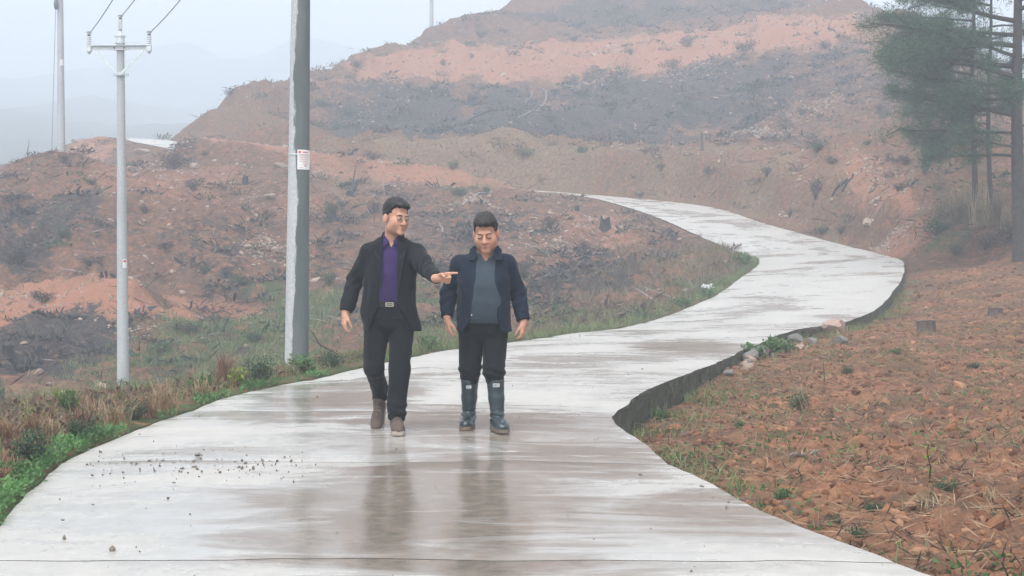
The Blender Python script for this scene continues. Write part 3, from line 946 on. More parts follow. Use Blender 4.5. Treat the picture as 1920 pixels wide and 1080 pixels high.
b3 = at(115, 252, 66.5); b3[2] = float(height(b3[0], b3[1])) - .15
P3 = make_pole('pale concrete power pole standing on the left hilltop beside the road', b3, 8.9, .175, .115, lean=(R(-.4), 0))
g = Geo(); z3 = CAM_H - (118 - 500) / FPX * 66.5 - b3[2]
for q in (.006, .001): g.add(*curved_patch(.175 - .06 * z3 / 8.9 + q, R(5), R(70), z3 - .14, z3 + .14))
g.build('notice_plate', MAT_PLATE, P3)
p4 = on_ground(809, 55); p4 = at(809, 50, p4[1] + 1.5); p4[2] = float(height(p4[0], p4[1])) - .3
P4 = make_pole('distant pale concrete pole on the hill skyline', p4, 8.6, .19, .12)

# cables between the poles
def cable(name, a, b, sag, r=.008, label=None, group=None, n=40):
    t = np.linspace(0, 1, n)[:, None]
    P = np.array(a) * (1 - t) + np.array(b) * t
    P[:, 2] -= (4 * sag * t * (1 - t))[:, 0]
    g = Geo(); add_tube(g, P, r, 5)
    o = g.build(name, MAT_WIRE); tag(o, label, 'power cable', group)
    return o
bpy.context.view_layer.update()
def ins_tops(root):
    out = []
    for c in root.children:
        if c.name.startswith('insulator') and 'bracket' not in c.name:
            out.append(np.array((root.matrix_world @ c.location)[:]) + [0, 0, .30])
    return out                     # left, right, top
t1, t2, t3, t4 = ins_tops(P1), ins_tops(P2), ins_tops(P3), ins_tops(P4)
for i, w in enumerate(('leftmost power cable rising from the V braced pole to the top edge', 'power cable rising from the right insulator of the V braced pole', 'short power cable rising from the top insulator of the V braced pole')):
    cable('power_cable', t2[i], t1[i], .40, .011, w, 'cables of the power line')
far_v = np.array([-60, 40, 6.0])
for i, (dx, w) in enumerate(((-.75, 'faint power cable leaving the hilltop pole towards the lower left, outermost'), (-.1, 'faint power cable leaving the hilltop pole, nearer the pole'))):
    a = at((30, 53)[i], 2, 60) + np.array([0, 0, 0]); s_ = np.array(t3[(0, 2)[i]])
    cable('power_cable', s_, far_v + [dx * 6, i * 3, -i], 1.2, .009, w, 'cables of the power line')
    # strain insulator hanging in the cable
    q = s_ + (far_v + [dx * 6, i * 3, -i] - s_) * .055
    q[2] -= 4 * 1.2 * .055 * .945
    d = (far_v + [dx * 6, i * 3, -i] - s_); d /= np.linalg.norm(d)
    g = Geo(); add_tube(g, [d * -.25, d * -.18, d * -.1, d * 0, d * .1, d * .18, d * .25], [.02, .09, .10, .10, .10, .09, .02], 10)
    tag(g.build('strain_insulator', simple('brown_insulator', (.13, .14, .16), .3, .1), loc=tuple(q)), 'dark strain insulator hanging at the top left corner, ' + ('leftmost' if i == 0 else 'second from the left'), 'insulator', 'strain insulators at the top left')
gb = at(97, 245, 66.5); gb[2] = float(height(gb[0], gb[1]))
gt = at(106, -40, 66.3)
cable('guy_wire', gt, gb, .0, .012, 'thin guy wire running down beside the hilltop pole', None)
q = at(105, 8, 66.3)
g = Geo(); add_tube(g, [(0, 0, -.25), (0, 0, -.15), (0, 0, 0), (0, 0, .15), (0, 0, .25)], [.02, .085, .10, .085, .02], 10)
tag(g.build('guy_insulator', bpy.data.materials['brown_insulator'], loc=tuple(q)), 'dark egg insulator in the guy wire at the hilltop pole', 'insulator')

# ------------------------------------------------------------------ stones, stumps, logs
def rock_mesh(seed, mat, flat=.6):
    V, F = ICO2[0].copy(), ICO2[1]
    rng = np.random.default_rng(seed)
    # cut by a few planes so it breaks along faces
    for _ in range(9):
        nrm = rng.normal(0, 1, 3); nrm /= np.linalg.norm(nrm); d = rng.uniform(.45, .8)
        s = V @ nrm
        V -= np.outer(np.maximum(s - d, 0), nrm)
    V *= 1 + .08 * fbm(V[:, 0] * 3, V[:, 1] * 3, V[:, 2] * 3, octaves=2, seed=seed)[:, None]
    V[:, 2] *= flat
    g = Geo(); g.add(V, F)
    return g.mesh('rock', mat, smooth=False)
MAT_ROCK = simple('pale_broken_stone', (.31, .235, .19), .85, .3, 5, bump=.3)
MAT_ROCKG = simple('grey_stone', (.17, .165, .15), .8, .3, 5, bump=.3)
MAT_ROCKP = simple('pink_stone', (.34, .24, .20), .85, .2, 6, bump=.3)
RM = {k: [rock_mesh(s, m, f) for s in range(5)] for k, m, f in (('p', MAT_ROCK, .6), ('g', MAT_ROCKG, .7), ('k', MAT_ROCKP, 1.1))}
def px_size(p, w): return w / FPX * p[1]
def put_rock(px, py, w, kind, label, group=None, i=0, sy=.8, dz=.3, tilt=(0, 0), cat='stone'):
    p = on_ground(px, py); r = px_size(p, w) / 2 * 1.5
    me = RM[kind][i % 5]
    o = link('rock', me)
    o.location = (p[0], p[1] + (r * sy * .3 if p[1] > 40 or px < 1200 else 0), p[2] + r * dz)
    o.scale = (r, r * sy, r)
    o.rotation_euler = (tilt[0], tilt[1], i * 1.7)
    return tag(o, label, cat, group)
for i, (px, py, w, k, lab, ti) in enumerate([
    (1545, 626, 30, 'k', 'upright pinkish stone block leaning on the road edge, left of its pair', (.2, -.3)),
    (1569, 625, 27, 'k', 'upright pinkish stone block leaning on the road edge, right of its pair', (.3, .25)),
    (1573, 645, 26, 'g', 'grey stone lying just below the two pink blocks', (0, 0)),
    (1526, 645, 18, 'g', 'small grey stone left of the pink blocks by the road edge', (0, .2)),
    (1500, 655, 16, 'p', 'small pale stone between the leafy weeds and the pink blocks', (0, 0)),
    (1470, 648, 20, 'p', 'pale stone among the leafy weeds below the road', (.2, 0)),
    (1379, 660, 26, 'g', 'topmost flat grey stone of the roadside rubble heap', (.3, .1)),
    (1397, 676, 32, 'g', 'largest slab of the roadside rubble heap', (.4, -.2)),
    (1366, 676, 20, 'g', 'grey stone on the left shoulder of the roadside rubble heap', (0, .3)),
    (1340, 692, 32, 'g', 'wide tilted stone at the left foot of the roadside rubble heap', (.3, .35)),
    (1366, 703, 22, 'g', 'rounded grey stone at the front foot of the roadside rubble heap', (0, 0)),
    (1327, 703, 20, 'p', 'pale stone standing at the lower left end of the rubble heap', (.2, .3)),
    (1313, 708, 15, 'g', 'last small stone at the left end of the rubble heap, nearest the curve', (0, 0)),
    (1400, 694, 20, 'p', 'pale stone at the right foot of the roadside rubble heap', (0, .2)),
    (1384, 688, 16, 'p', 'small pale stone in the middle of the roadside rubble heap', (.4, 0)),
    (1352, 684, 16, 'p', 'small pale stone above the wide tilted stone of the heap', (.4, 0))]):
    put_rock(px, py, w, k, lab, 'stones heaped below the road edge', i, tilt=ti, dz=.35 if k != 'k' else .5)
for i, (px, py, w, k, lab) in enumerate([
    (262, 290, 26, 'p', 'largest pale rock on the left hill crest, right of the slim pole'),
    (157, 275, 17, 'p', 'flat pale rock on the left hilltop below the far pole'),
    (140, 268, 15, 'p', 'pale rock on the left hilltop right under the far pole'),
    (365, 315, 18, 'p', 'pale rock below the end of the hidden upper road'),
    (252, 331, 12, 'p', 'small pale rock just right of the slim pole, mid height'),
    (435, 346, 11, 'p', 'small pale rock left of the thick pole below the crest stump'),
    (525, 314, 18, 'p', 'pale rock at the crest just left of the thick pole'),
    (475, 499, 9, 'p', 'rounded pale rock left of the thick pole halfway down'),
    (467, 466, 16, 'p', 'flat pale rock in the stony patch left of the thick pole'),
    (521, 472, 18, 'p', 'long pale rock in the stony patch nearest the thick pole'),
    (508, 372, 22, 'p', 'broad pale slab on the slope beside the thick pole'),
    (341, 553, 11, 'k', 'pinkish stone on the lower orange terrace edge'),
    (675, 440, 10, 'p', 'yellowish stone left of the shoulder of the man in black'),
    (43, 646, 11, 'p', 'pale stone in the burnt hollow at the far left'),
    (1040, 455, 14, 'p', 'pale stone to the right of the shorter man\'s head'),
    (1000, 412, 12, 'p', 'small pale stone above right of the shorter man\'s head'),
    (958, 233, 10, 'p', 'bright stone in the middle of the burnt hillside'),
    (1432, 250, 14, 'p', 'pale stone at the left end of the yellowish scree'),
    (1130, 645, 12, 'g', 'grey stone lying on the road\'s left verge right of the shorter man'),
    ]):
    put_rock(px, py, w, k, lab, None, i)

MAT_CHAR = simple('charred_wood', (.022, .022, .024), .85, .5, 14, bump=.6, bscale=20)
MAT_STUMP = simple('weathered_stump_bark', (.085, .065, .055), .9, .4, 14, bump=.6, bscale=25)
MAT_CUT = simple('sawn_wood', (.21, .15, .115), .85, .25, 20)
MAT_GREYWOOD = simple('bleached_dead_wood', (.24, .21, .20), .85, .25, 10)
def stump(px, py, w, h, mat, label, seed, jag=.25, cut=True):
    p = on_ground(px, py); r = px_size(p, w) / 2; hh = px_size(p, h)
    root = empty('tree_stump', (p[0], p[1] + r * .5, p[2] - .03), label, 'stump')
    rng = np.random.default_rng(seed)
    n = 18; rings = 7
    th = np.arange(n) / n * 2 * np.pi
    prof = 1 + .13 * np.sin(3 * th + seed) + .08 * np.sin(7 * th + seed * 2) + rng.uniform(-.05, .05, n)
    top = hh * (1 - jag * rng.uniform(0, 1, n))
    V = []
    for k in range(rings):
        t = k / (rings - 1)
        fl = 1 + .55 * (1 - t) ** 3 * (1 + .5 * np.sin(4 * th + seed))
        rr = r * .9 * prof * fl * (1 - .06 * t)
        V.append(np.stack([rr * np.cos(th), rr * np.sin(th), -.06 + (top + .06) * t], -1))
    V = np.concatenate(V); ids = np.arange(n * rings).reshape(rings, n)
    g = Geo(); g.add(V, np.stack([ids[:-1], np.roll(ids[:-1], -1, 1), np.roll(ids[1:], -1, 1), ids[1:]], -1).reshape(-1, 4))
    g.build('bark', mat, root)
    g = Geo(); ring = V[-n:]; inner = ring * [.6, .6, 1]; inner[:, 2] = hh * (.9 if cut else .55)
    c = np.array([[0, 0, hh * (.88 if cut else .45)]])
    VV = np.concatenate([ring, inner, c]); q = np.arange(n)
    g.add(VV, np.stack([q, np.roll(q, -1), np.roll(q, -1) + n, q + n], -1)); g.add(VV, np.stack([q + n, np.roll(q, -1) + n, np.full(n, 2 * n)], -1))
    g.build('cut_top' if cut else 'hollow_top', MAT_CUT if (cut and mat != MAT_CHAR) else MAT_CHAR, root)
    return root
for i, (px, py, w, h, m_, lab, cut) in enumerate([
    (1741, 622, 36, 26, MAT_STUMP, 'broad cut stump with greenery at its side in the ploughed field', True),
    (1868, 590, 28, 17, MAT_STUMP, 'low cut stump further back at the right side of the ploughed field', True),
    (1134, 430, 20, 28, MAT_CHAR, 'upright black charred stump below the upper road bend', False),
    (1185, 512, 20, 40, MAT_STUMP, 'tall dark brown broken stump right of the burnt log tangle', False),
    (1141, 536, 16, 15, MAT_CHAR, 'small black stump below the tall broken stump', False),
    (460, 347, 12, 21, MAT_CHAR, 'narrow black stump on the crest between the two nearer poles', False),
    (12, 668, 22, 26, MAT_CHAR, 'black stump at the left edge of the picture in the burnt hollow', False),
    (74, 672, 28, 25, MAT_CHAR, 'wide black stump in the burnt hollow left of the slim pole', False),
    (113, 672, 8, 20, MAT_CHAR, 'thin black snag beside the wide black stump', False),
    (455, 662, 24, 14, MAT_STUMP, 'low cut stump in the green dip left of the thick pole', True),
    (1145, 216, 8, 18, MAT_CHAR, 'thin black snag right of the pale bent log on the hill', False),
    (1316, 282, 6, 40, MAT_STUMP, 'tall grey snag on the hillside above the road bend', False),
    (1082, 395, 9, 12, MAT_CHAR, 'tiny black stump at the inside of the upper bend', False),
    ]):
    stump(px, py, w, h, m_, lab, i, .35 if not cut else .12, cut)

def log(px0, py0, px1, py1, w, mat, label, bend=.05, twigs=2, lift=.05, seed=0):
    a = on_ground(px0, py0); b = on_ground(px1, py1)
    L = np.linalg.norm(b - a); rng = np.random.default_rng(seed)
    if L > 12:                     # keep a believable length
        b = a + (b - a) * 12 / L; b[2] = float(height(b[0], b[1])); L = 12
    r = px_size(a, w) / 2
    t = np.linspace(0, 1, 14)[:, None]
    P = a * (1 - t) + b * t
    side = np.cross((b - a) / L, [0, 0, 1])
    P += side * (np.sin(t * np.pi) * bend * L)
    hz = height(P[:, 0], P[:, 1])
    P[:, 2] = np.maximum(P[:, 2] * .5 + hz * .5, hz) + r * .6 + lift
    root = empty('fallen_log', tuple(P[0]), label, 'log')
    g = Geo(); add_tube(g, P - P[0], np.linspace(r, r * .5, 14) * (1 + rng.uniform(-.12, .12, 14)), 8)
    g.build('log_trunk', mat, root)
    for k in range(twigs):
        i = rng.integers(4, 12); d = rng.normal(0, 1, 3); d[2] = abs(d[2]); d /= np.linalg.norm(d)
        q = P[i] - P[0]
        g = Geo(); add_tube(g, [q, q + d * L * .1, q + d * L * .17 + (b - a) * .04], [r * .35, r * .25, r * .1], 5)
        g.build('branch_stub', mat, root)
    return root
for i, a in enumerate([
    (972, 222, 1019, 168, 4.5, MAT_GREYWOOD, 'pale bent log lying on the burnt hillside'),
    (986, 194, 998, 172, 3.5, MAT_GREYWOOD, 'short pale log left of the pale bent log'),
    (880, 228, 962, 206, 4, MAT_CHAR, 'long dark log on the burnt hillside left of the pale bent log'),
    (888, 215, 925, 205, 4, MAT_CHAR, 'short dark log just above the long dark one'),
    (866, 388, 922, 360, 4.5, MAT_GREYWOOD, 'grey fallen pole above and between the two men\'s heads'),
    (830, 438, 822, 418, 3.5, MAT_GREYWOOD, 'short pale stick beside the right shoulder of the man in black'),
    (1528, 62, 1572, 72, 5, MAT_CHAR, 'dark log on the upper hill near the pine'),
    (130, 597, 214, 610, 9, MAT_CHAR, 'blackened log lying in the burnt hollow left of the slim pole'),
    (60, 590, 120, 600, 6, MAT_CHAR, 'second blackened log further left in the burnt hollow'),
    (1048, 500, 1100, 486, 9, MAT_CHAR, 'thick charred log of the burnt tangle right of the shorter man'),
    (1060, 522, 1110, 500, 7, MAT_CHAR, 'lower charred log of the burnt tangle right of the shorter man'),
    (1118, 520, 1150, 492, 6, MAT_CHAR, 'charred branch at the right end of the burnt tangle'),
    (1085, 492, 1130, 478, 5, MAT_GREYWOOD, 'greyish branch on top of the burnt tangle'),
    (1165, 500, 1150, 478, 5, MAT_CHAR, 'upright leaning charred branch at the tangle'),
    (640, 352, 684, 341, 9, MAT_CHAR, 'charred root stock on the crest right of the thick pole'),
    (655, 368, 660, 345, 12, MAT_CHAR, 'charred butt hanging below the root stock on the crest'),
    (1580, 360, 1600, 330, 5, MAT_CHAR, 'dark branch beside the orange track up the bank'),
    (1340, 265, 1400, 205, 3, MAT_CHAR, 'long thin dark pole lying up the hillside'),
    (1230, 235, 1190, 250, 4, MAT_CHAR, 'dark branch in the burnt ground above the road'),
    (1590, 340, 1560, 372, 8, MAT_CHAR, 'dark fallen branch left of the orange track'),
    (1480, 860, 1545, 850, 4, MAT_GREYWOOD, 'thin dry stick lying in the ploughed field'),
    ]):
    log(*a, seed=i, bend=(.08 if i in (0, 2) else .03), twigs=2 if i < 20 else 0, lift=.02)

# ------------------------------------------------------------------ plants
M_BURNT = foliage('burnt_brush', (.035, .036, .040), .4, .05)
M_BROWN = foliage('brown_brush', (.13, .092, .075), .4, .1)
M_STEM = simple('dark_stem', (.045, .035, .030), .9, .3)
M_GREEN = foliage('shrub_green', (.060, .105, .058), .4)
M_LIME = foliage('young_leaf', (.22, .30, .05), .3, .35)
M_WEED = foliage('weed_green', (.090, .175, .060), .4, .3)
M_MOSS = foliage('verge_green', (.110, .225, .080), .4, .3, False)
M_STRAW = foliage('dead_straw', (.38, .275, .175), .4, .25)
M_RUST = foliage('dead_fern', (.26, .145, .098), .4, .2)
M_TAN = foliage('dry_grass', (.36, .29, .19), .35, .25)
M_GRASS = foliage('mixed_grass', (.16, .20, .085), .45, .3, False)
M_DULL = foliage('dull_grass', (.19, .155, .105), .45, .25, False)

def shrub_proto(name, seed, leaf_mat, nst, nlf, leaf, spread=.55, hgt=1.0):
    rng = np.random.default_rng(seed)
    gs, gl = Geo(), Geo(); LP = []
    for k in range(nst):
        a = rng.uniform(0, 2 * np.pi); rr = rng.uniform(.15, 1) * spread; h = hgt * rng.uniform(.55, 1)
        P = np.array([[0, 0, -.05], [np.cos(a) * rr * .35, np.sin(a) * rr * .35, h * .45], [np.cos(a) * rr * .8, np.sin(a) * rr * .8, h * .8], [np.cos(a) * rr, np.sin(a) * rr, h]])
        P[1:] += rng.normal(0, .06, (3, 3))
        add_tube(gs, P, [.018, .013, .009, .004], 4, cap=False)
        for q in range(3):
            t = rng.uniform(.4, .95); i = min(int(t * 3), 2); u = t * 3 - i
            p = P[i] * (1 - u) + P[i + 1] * u; d = rng.normal(0, 1, 3); d[2] = abs(d[2]) * .7; d *= .22 / np.linalg.norm(d)
            add_tube(gs, [p, p + d], [.008, .003], 3, cap=False)
            LP.append(p + d)
        LP += [P[3], P[2], P[1] * .4 + P[2] * .6]
    LP = np.array(LP)
    idx = rng.integers(0, len(LP), nlf)
    p = LP[idx] + rng.normal(0, .11, (nlf, 3)); p[:, 2] = np.maximum(p[:, 2], .03)
    leaves(gl, p, leaf * rng.uniform(.6, 1.3, nlf), leaf * .5, 0, seed, .6)
    return gs.mesh('stems', M_STEM), gl.mesh('foliage', leaf_mat)
PROTO = {
 'b': [shrub_proto('b', s, M_BURNT, 16, 420, .11, .62, .8) for s in (1, 2, 3)],
 'r': [shrub_proto('r', s, M_BROWN, 18, 420, .12, .6, .8) for s in (4, 5)],
 'g': [shrub_proto('g', s, M_GREEN, 14, 520, .12, .6, .75) for s in (6, 7)],
 'w': [shrub_proto('w', s, M_WEED, 9, 130, .24, .6, .7) for s in (8, 9)],
 'y': [shrub_proto('y', s, M_LIME, 6, 70, .26, .45, .8) for s in (10,)],
 't': [shrub_proto('t', s, M_BROWN, 9, 24, .10, .5, 1.0) for s in (11, 12)],
}
CATN = {'b': ('burnt_shrub', 'shrub'), 'r': ('brown_shrub', 'shrub'), 'g': ('green_shrub', 'shrub'), 'w': ('leafy_weed', 'weed'), 'y': ('leafy_weed', 'weed'), 't': ('bare_shrub', 'shrub')}
_first = {}
def shrub(px, py, w, h, kind, label, i):
    """w, h measured in the photograph"""
    p = on_ground(px, py); W = px_size(p, w); H = px_size(p, h)
    v = i % len(PROTO[kind]); st, fo = PROTO[kind][v]
    nm, cat = CATN[kind]
    if (kind, v) not in _first:
        root = empty(nm, (0, 0, 0)); link('stems', st, root); link('foliage', fo, root); _first[(kind, v)] = root
    else:
        root = copy_tree(_first[(kind, v)])
    root.location = (p[0], p[1] + W * .15, p[2] - .03)
    root.rotation_euler = (0, 0, i * 2.4)
    root.scale = (W / 1.25, W / 1.25, H / .9)
    tag(root, label, cat, {'shrub': 'shrubs on the cleared slopes', 'weed': 'leafy weeds along the road and field'}[cat])
SH = [
 # hill, upper part
 (830, 124, 14, 14, 'b', 'dark round shrub on the pink hill terrace, right of its smaller neighbour at left'), (885, 110, 11, 10, 'b', 'smallest dark shrub on the pink hill terrace'),
 (667, 130, 26, 22, 'b', 'dark shrub on the hill shoulder right of the thick pole'), (903, 70, 26, 14, 'b', 'dark shrub below the hilltop left of centre'),
 (1288, 90, 30, 22, 'b', 'dark leaning shrub at the right end of the upper terrace'), (1183, 104, 15, 14, 'b', 'small dark shrub in the middle of the pink terrace'),
 (1075, 78, 20, 12, 'b', 'low dark shrub on the edge of the upper terrace'), (1262, 130, 30, 20, 'b', 'dark shrub at the lower edge of the pink terrace, right half'),
 (888, 196, 30, 26, 'b', 'rounded dark shrub in the burnt band left of the pale log'), (1033, 232, 30, 22, 'b', 'blackest shrub of the burnt band, below the pale bent log'),
 (813, 172, 20, 14, 'b', 'dark shrub at the upper rim of the burnt band'), (766, 168, 20, 14, 'b', 'dark shrub on the rim of the burnt band nearest the thick pole'),
 (600, 200, 24, 18, 'g', 'greenish shrub right beside the thick pole on the hill'), (657, 222, 24, 20, 'g', 'dark green shrub left part of the hill'), (631, 244, 24, 14, 'g', 'low green shrub above the hidden road by the thick pole'),
 (985, 297, 40, 20, 'g', 'wide dull green shrub on top of the cut bank'), (1041, 180, 24, 16, 'b', 'dark shrub just right of the top of the pale log'), (1090, 288, 26, 16, 'g', 'green shrub on the cut bank above the road, centre'),
 (1504, 219, 28, 18, 'b', 'dark shrub beside the yellowish scree'), (1375, 192, 16, 12, 'b', 'small dark shrub left of the scree'), (1471, 246, 16, 14, 'b', 'small dark shrub inside the scree'),
 (1535, 285, 34, 22, 'g', 'green shrub below the scree'), (1560, 308, 30, 16, 'b', 'dark shrub left of the top of the orange track'), (1547, 94, 26, 18, 'b', 'dark shrub on the upper hill left of the pine'), (1398, 100, 46, 26, 'b', 'wide dark shrub on the upper hill centre right'),
 (1627, 272, 18, 10, 'b', 'small dark shrub at the top of the orange track'), (1482, 408, 14, 18, 'b', 'burnt shrub shape put in for the dark hole at the foot of the bank by the road bend'), (1542, 440, 28, 20, 'g', 'green shrub at the road side of the bend, left of two'), (1578, 440, 20, 20, 'g', 'green shrub at the road side of the bend, right of two'),  # the one at the bank foot is added to darken a hollow, no real shrub
 (1686, 360, 26, 18, 'b', 'dark shrub right of the orange track'), (1651, 210, 20, 18, 'b', 'dark shrub near the pine boughs'), (1530, 375, 30, 40, 'b', 'tall dark shrub in the gully above the road bend'),
 (1760, 440, 70, 34, 'g', 'large dull green bush at the head of the field under the pines'), (1795, 480, 34, 26, 'g', 'leafy green shrub at the far edge of the field'), (1850, 472, 60, 40, 'r', 'brown bush on the mound under the pine trunk'), (1900, 450, 50, 40, 'r', 'brown bush at the right edge below the pine trunk'),
 (1700, 310, 26, 20, 'b', 'dark shrub below the lowest pine bough'), (1735, 330, 30, 50, 'g', 'upright green shrub left of the thin pine stems'), (1200, 370, 22, 12, 'g', 'low green shrub on the outer road edge of the upper bend'), (1330, 330, 34, 20, 'b', 'dark shrub on the cut bank, right half'),
 (1440, 330, 30, 18, 'b', 'dark shrub on the bank above the wide bend'), (700, 300, 40, 16, 'r', 'brown shrub on the cut bank above the hidden road'), (850, 318, 22, 18, 'g', 'green shrub at the foot of the cut bank, left'), (1240, 322, 20, 18, 'b', 'dark shrub at the foot of the cut bank, centre'),
 # left slope
 (50, 280, 14, 16, 'b', 'dark shrub on the left skyline, lower of two'), (68, 266, 14, 16, 'b', 'dark shrub on the left skyline, next to the summit'), (120, 308, 32, 22, 'r', 'brown shrub below the hilltop pole'), (325, 318, 54, 36, 'r', 'largest brown shrub on the left crest right of the slim pole'),
 (172, 348, 20, 16, 'b', 'dark shrub left of the slim pole below the hilltop'), (430, 180, 22, 12, 'b', 'dark shrub on the hill nose skyline'), (363, 358, 44, 24, 'b', 'wide dark shrub right of the slim pole below the crest'), (383, 294, 14, 14, 'g', 'green tuft at the end of the visible upper road'),
 (117, 448, 34, 24, 'g', 'green shrub in the burnt patch at far left'), (423, 523, 32, 24, 'b', 'dark shrub left of the thick pole above the terrace'), (77, 568, 46, 26, 'b', 'dark shrub on the lower orange terrace, far left'), (385, 515, 26, 22, 'g', 'green shrub left of the dark one above the terrace'),
 (450, 536, 40, 24, 'g', 'wide green shrub above the terrace near the thick pole'), (622, 410, 30, 36, 'g', 'dark green shrub right of the thick pole at head height'), (617, 536, 30, 30, 'g', 'green shrub between the thick pole and the man in black'), (640, 395, 18, 20, 'b', 'dark shrub behind the dark green one by the thick pole'),
 (270, 400, 30, 16, 'r', 'brown shrub just right of the slim pole mid slope'), (500, 412, 36, 20, 'r', 'brown shrub left of the thick pole mid slope'), (860, 366, 36, 16, 'g', 'green shrub on the crest left of the shorter man\'s head'), (912, 362, 16, 14, 'g', 'green tuft on the crest above the shorter man'),
 (1030, 430, 30, 26, 'b', 'dark shrub on the inner slope right of the shorter man\'s head'), (1312, 448, 16, 16, 't', 'leafy twig plant at the inside of the upper road'), (1160, 384, 8, 14, 't', 'thin twig standing at the lip of the upper road'), (980, 520, 30, 30, 'b', 'dark shrub right of the shorter man\'s shoulder'), (700, 400, 40, 24, 'r', 'brown shrub left of the head of the man in black'),
 (310, 470, 40, 20, 'b', 'dark shrub right of the slim pole halfway down'), (30, 500, 60, 40, 'b', 'dark brush at the left picture edge above the terrace'), (170, 500, 50, 20, 'b', 'dark brush left of the slim pole above the terrace'), (350, 625, 60, 24, 'g', 'green brush in the dip right of the slim pole, nearer pole'), (480, 640, 50, 24, 'g', 'green brush in the dip beside the thick pole'), (300, 660, 50, 20, 'w', 'leafy green clump at the foot of the slim pole'),
 (757, 62, 8, 14, 't', 'thin bare sapling on the hill skyline left of the distant pole'), (20, 385, 60, 26, 'b', 'dark brush at the left picture edge in the burnt patch'), (1095, 470, 26, 20, 'b', 'dark shrub above the burnt tangle'), (780, 480, 40, 30, 'b', 'dark brush between the two men at chest height'), (1240, 560, 24, 14, 't', 'bare twigs above the verge of the inner bend'),
]
for i, a in enumerate(SH): shrub(*a, i)
WEEDS = [
 (133, 785, 34, 36, 'w', 'green leafy weed standing in dead fern at far left of the verge'), (105, 760, 12, 24, 'y', 'small bright weed left of the leafy weed on the verge'), (448, 728, 38, 26, 'y', 'yellow green weed on the verge below the thick pole'), (490, 722, 50, 34, 'g', 'green grassy bush on the verge left of the thick pole'), (505, 705, 14, 12, 'y', 'tiny yellow plant tip near the thick pole'),
 (575, 700, 50, 26, 'w', 'leafy weed at the foot of the thick pole'), (620, 690, 40, 22, 'g', 'low weed right of the thick pole foot'), (375, 740, 40, 26, 'w', 'green weed between the dead fern clumps'), (290, 800, 40, 26, 'g', 'dark green weed on the verge behind the bright strip'), (175, 830, 50, 30, 'g', 'dull green weed behind the bright strip, lower left'),
 (90, 880, 60, 44, 'g', 'dull green weed near the left picture edge'), (20, 900, 50, 30, 'w', 'green weed at the left picture edge'), (0, 755, 14, 20, 'w', 'green leaf tip at the left picture edge'),
 (1412, 672, 50, 30, 'w', 'leafy green weed right of the rubble heap, nearest the stones'), (1445, 668, 50, 34, 'w', 'largest leafy green weed below the road edge'), (1480, 662, 40, 26, 'w', 'leafy green weed nearest the pink blocks'), (1385, 650, 34, 18, 'r', 'dead twiggy weed on the road edge above the heap'),
 (1730, 622, 16, 22, 'w', 'small weed growing on the broad stump'), (1500, 770, 40, 30, 'g', 'grey green tuft in the middle of the field'), (1465, 935, 46, 26, 'w', 'bright green weed near the road in the front field'), (1500, 965, 20, 16, 'w', 'small dark green weed close to the concrete edge'), (1640, 960, 60, 26, 'g', 'green weed patch in the front field'), (1268, 862, 34, 12, 'w', 'flat green weed at the field side of the road'), (1303, 880, 24, 12, 'w', 'second flat green weed at the field side of the road'),
 (1565, 980, 40, 20, 'g', 'dull weed at the concrete edge in front'), (1610, 1010, 60, 24, 'g', 'straggling weed beside the front concrete edge'), (1775, 925, 50, 30, 'g', 'grassy weed at the foot of the tall seedling'), (1860, 975, 50, 26, 'g', 'dark weed in the lower right field'), (1290, 835, 16, 10, 'w', 'little green weed below the curved slab edge'), (1175, 800, 30, 24, 'w', 'green tuft under the slab at the tightest curve'), (1385, 800, 24, 14, 'w', 'small green weed in the left part of field'),
 (1830, 690, 30, 14, 'g', 'dull tuft in the right part of the field'), (1590, 700, 30, 14, 'g', 'dull tuft in the middle distance of the field'), (1680, 665, 24, 14, 'w', 'small weed below the broad stump'),
 (820, 660, 50, 26, 'w', 'grassy weed on the verge between the two men'), (1005, 615, 24, 16, 'w', 'light green weed on the verge right of the shorter man'), (1060, 610, 30, 14, 'w', 'green weed on the verge further right of the shorter man'), (1285, 575, 40, 18, 'w', 'green weed on the verge of the inner bend'), (1330, 562, 40, 16, 'w', 'green weed beside the white litter'), (1400, 500, 40, 26, 'w', 'green weed at the tip of the inner bend'), (1200, 600, 40, 16, 'g', 'dull weed on the verge, middle of inner bend'),
]
for i, a in enumerate(WEEDS): shrub(a[0], a[1], a[2] * (1.25 if a[0] < 700 else 1), a[3] * (1.7 if a[0] < 700 else 1.2), a[4], a[5], i)

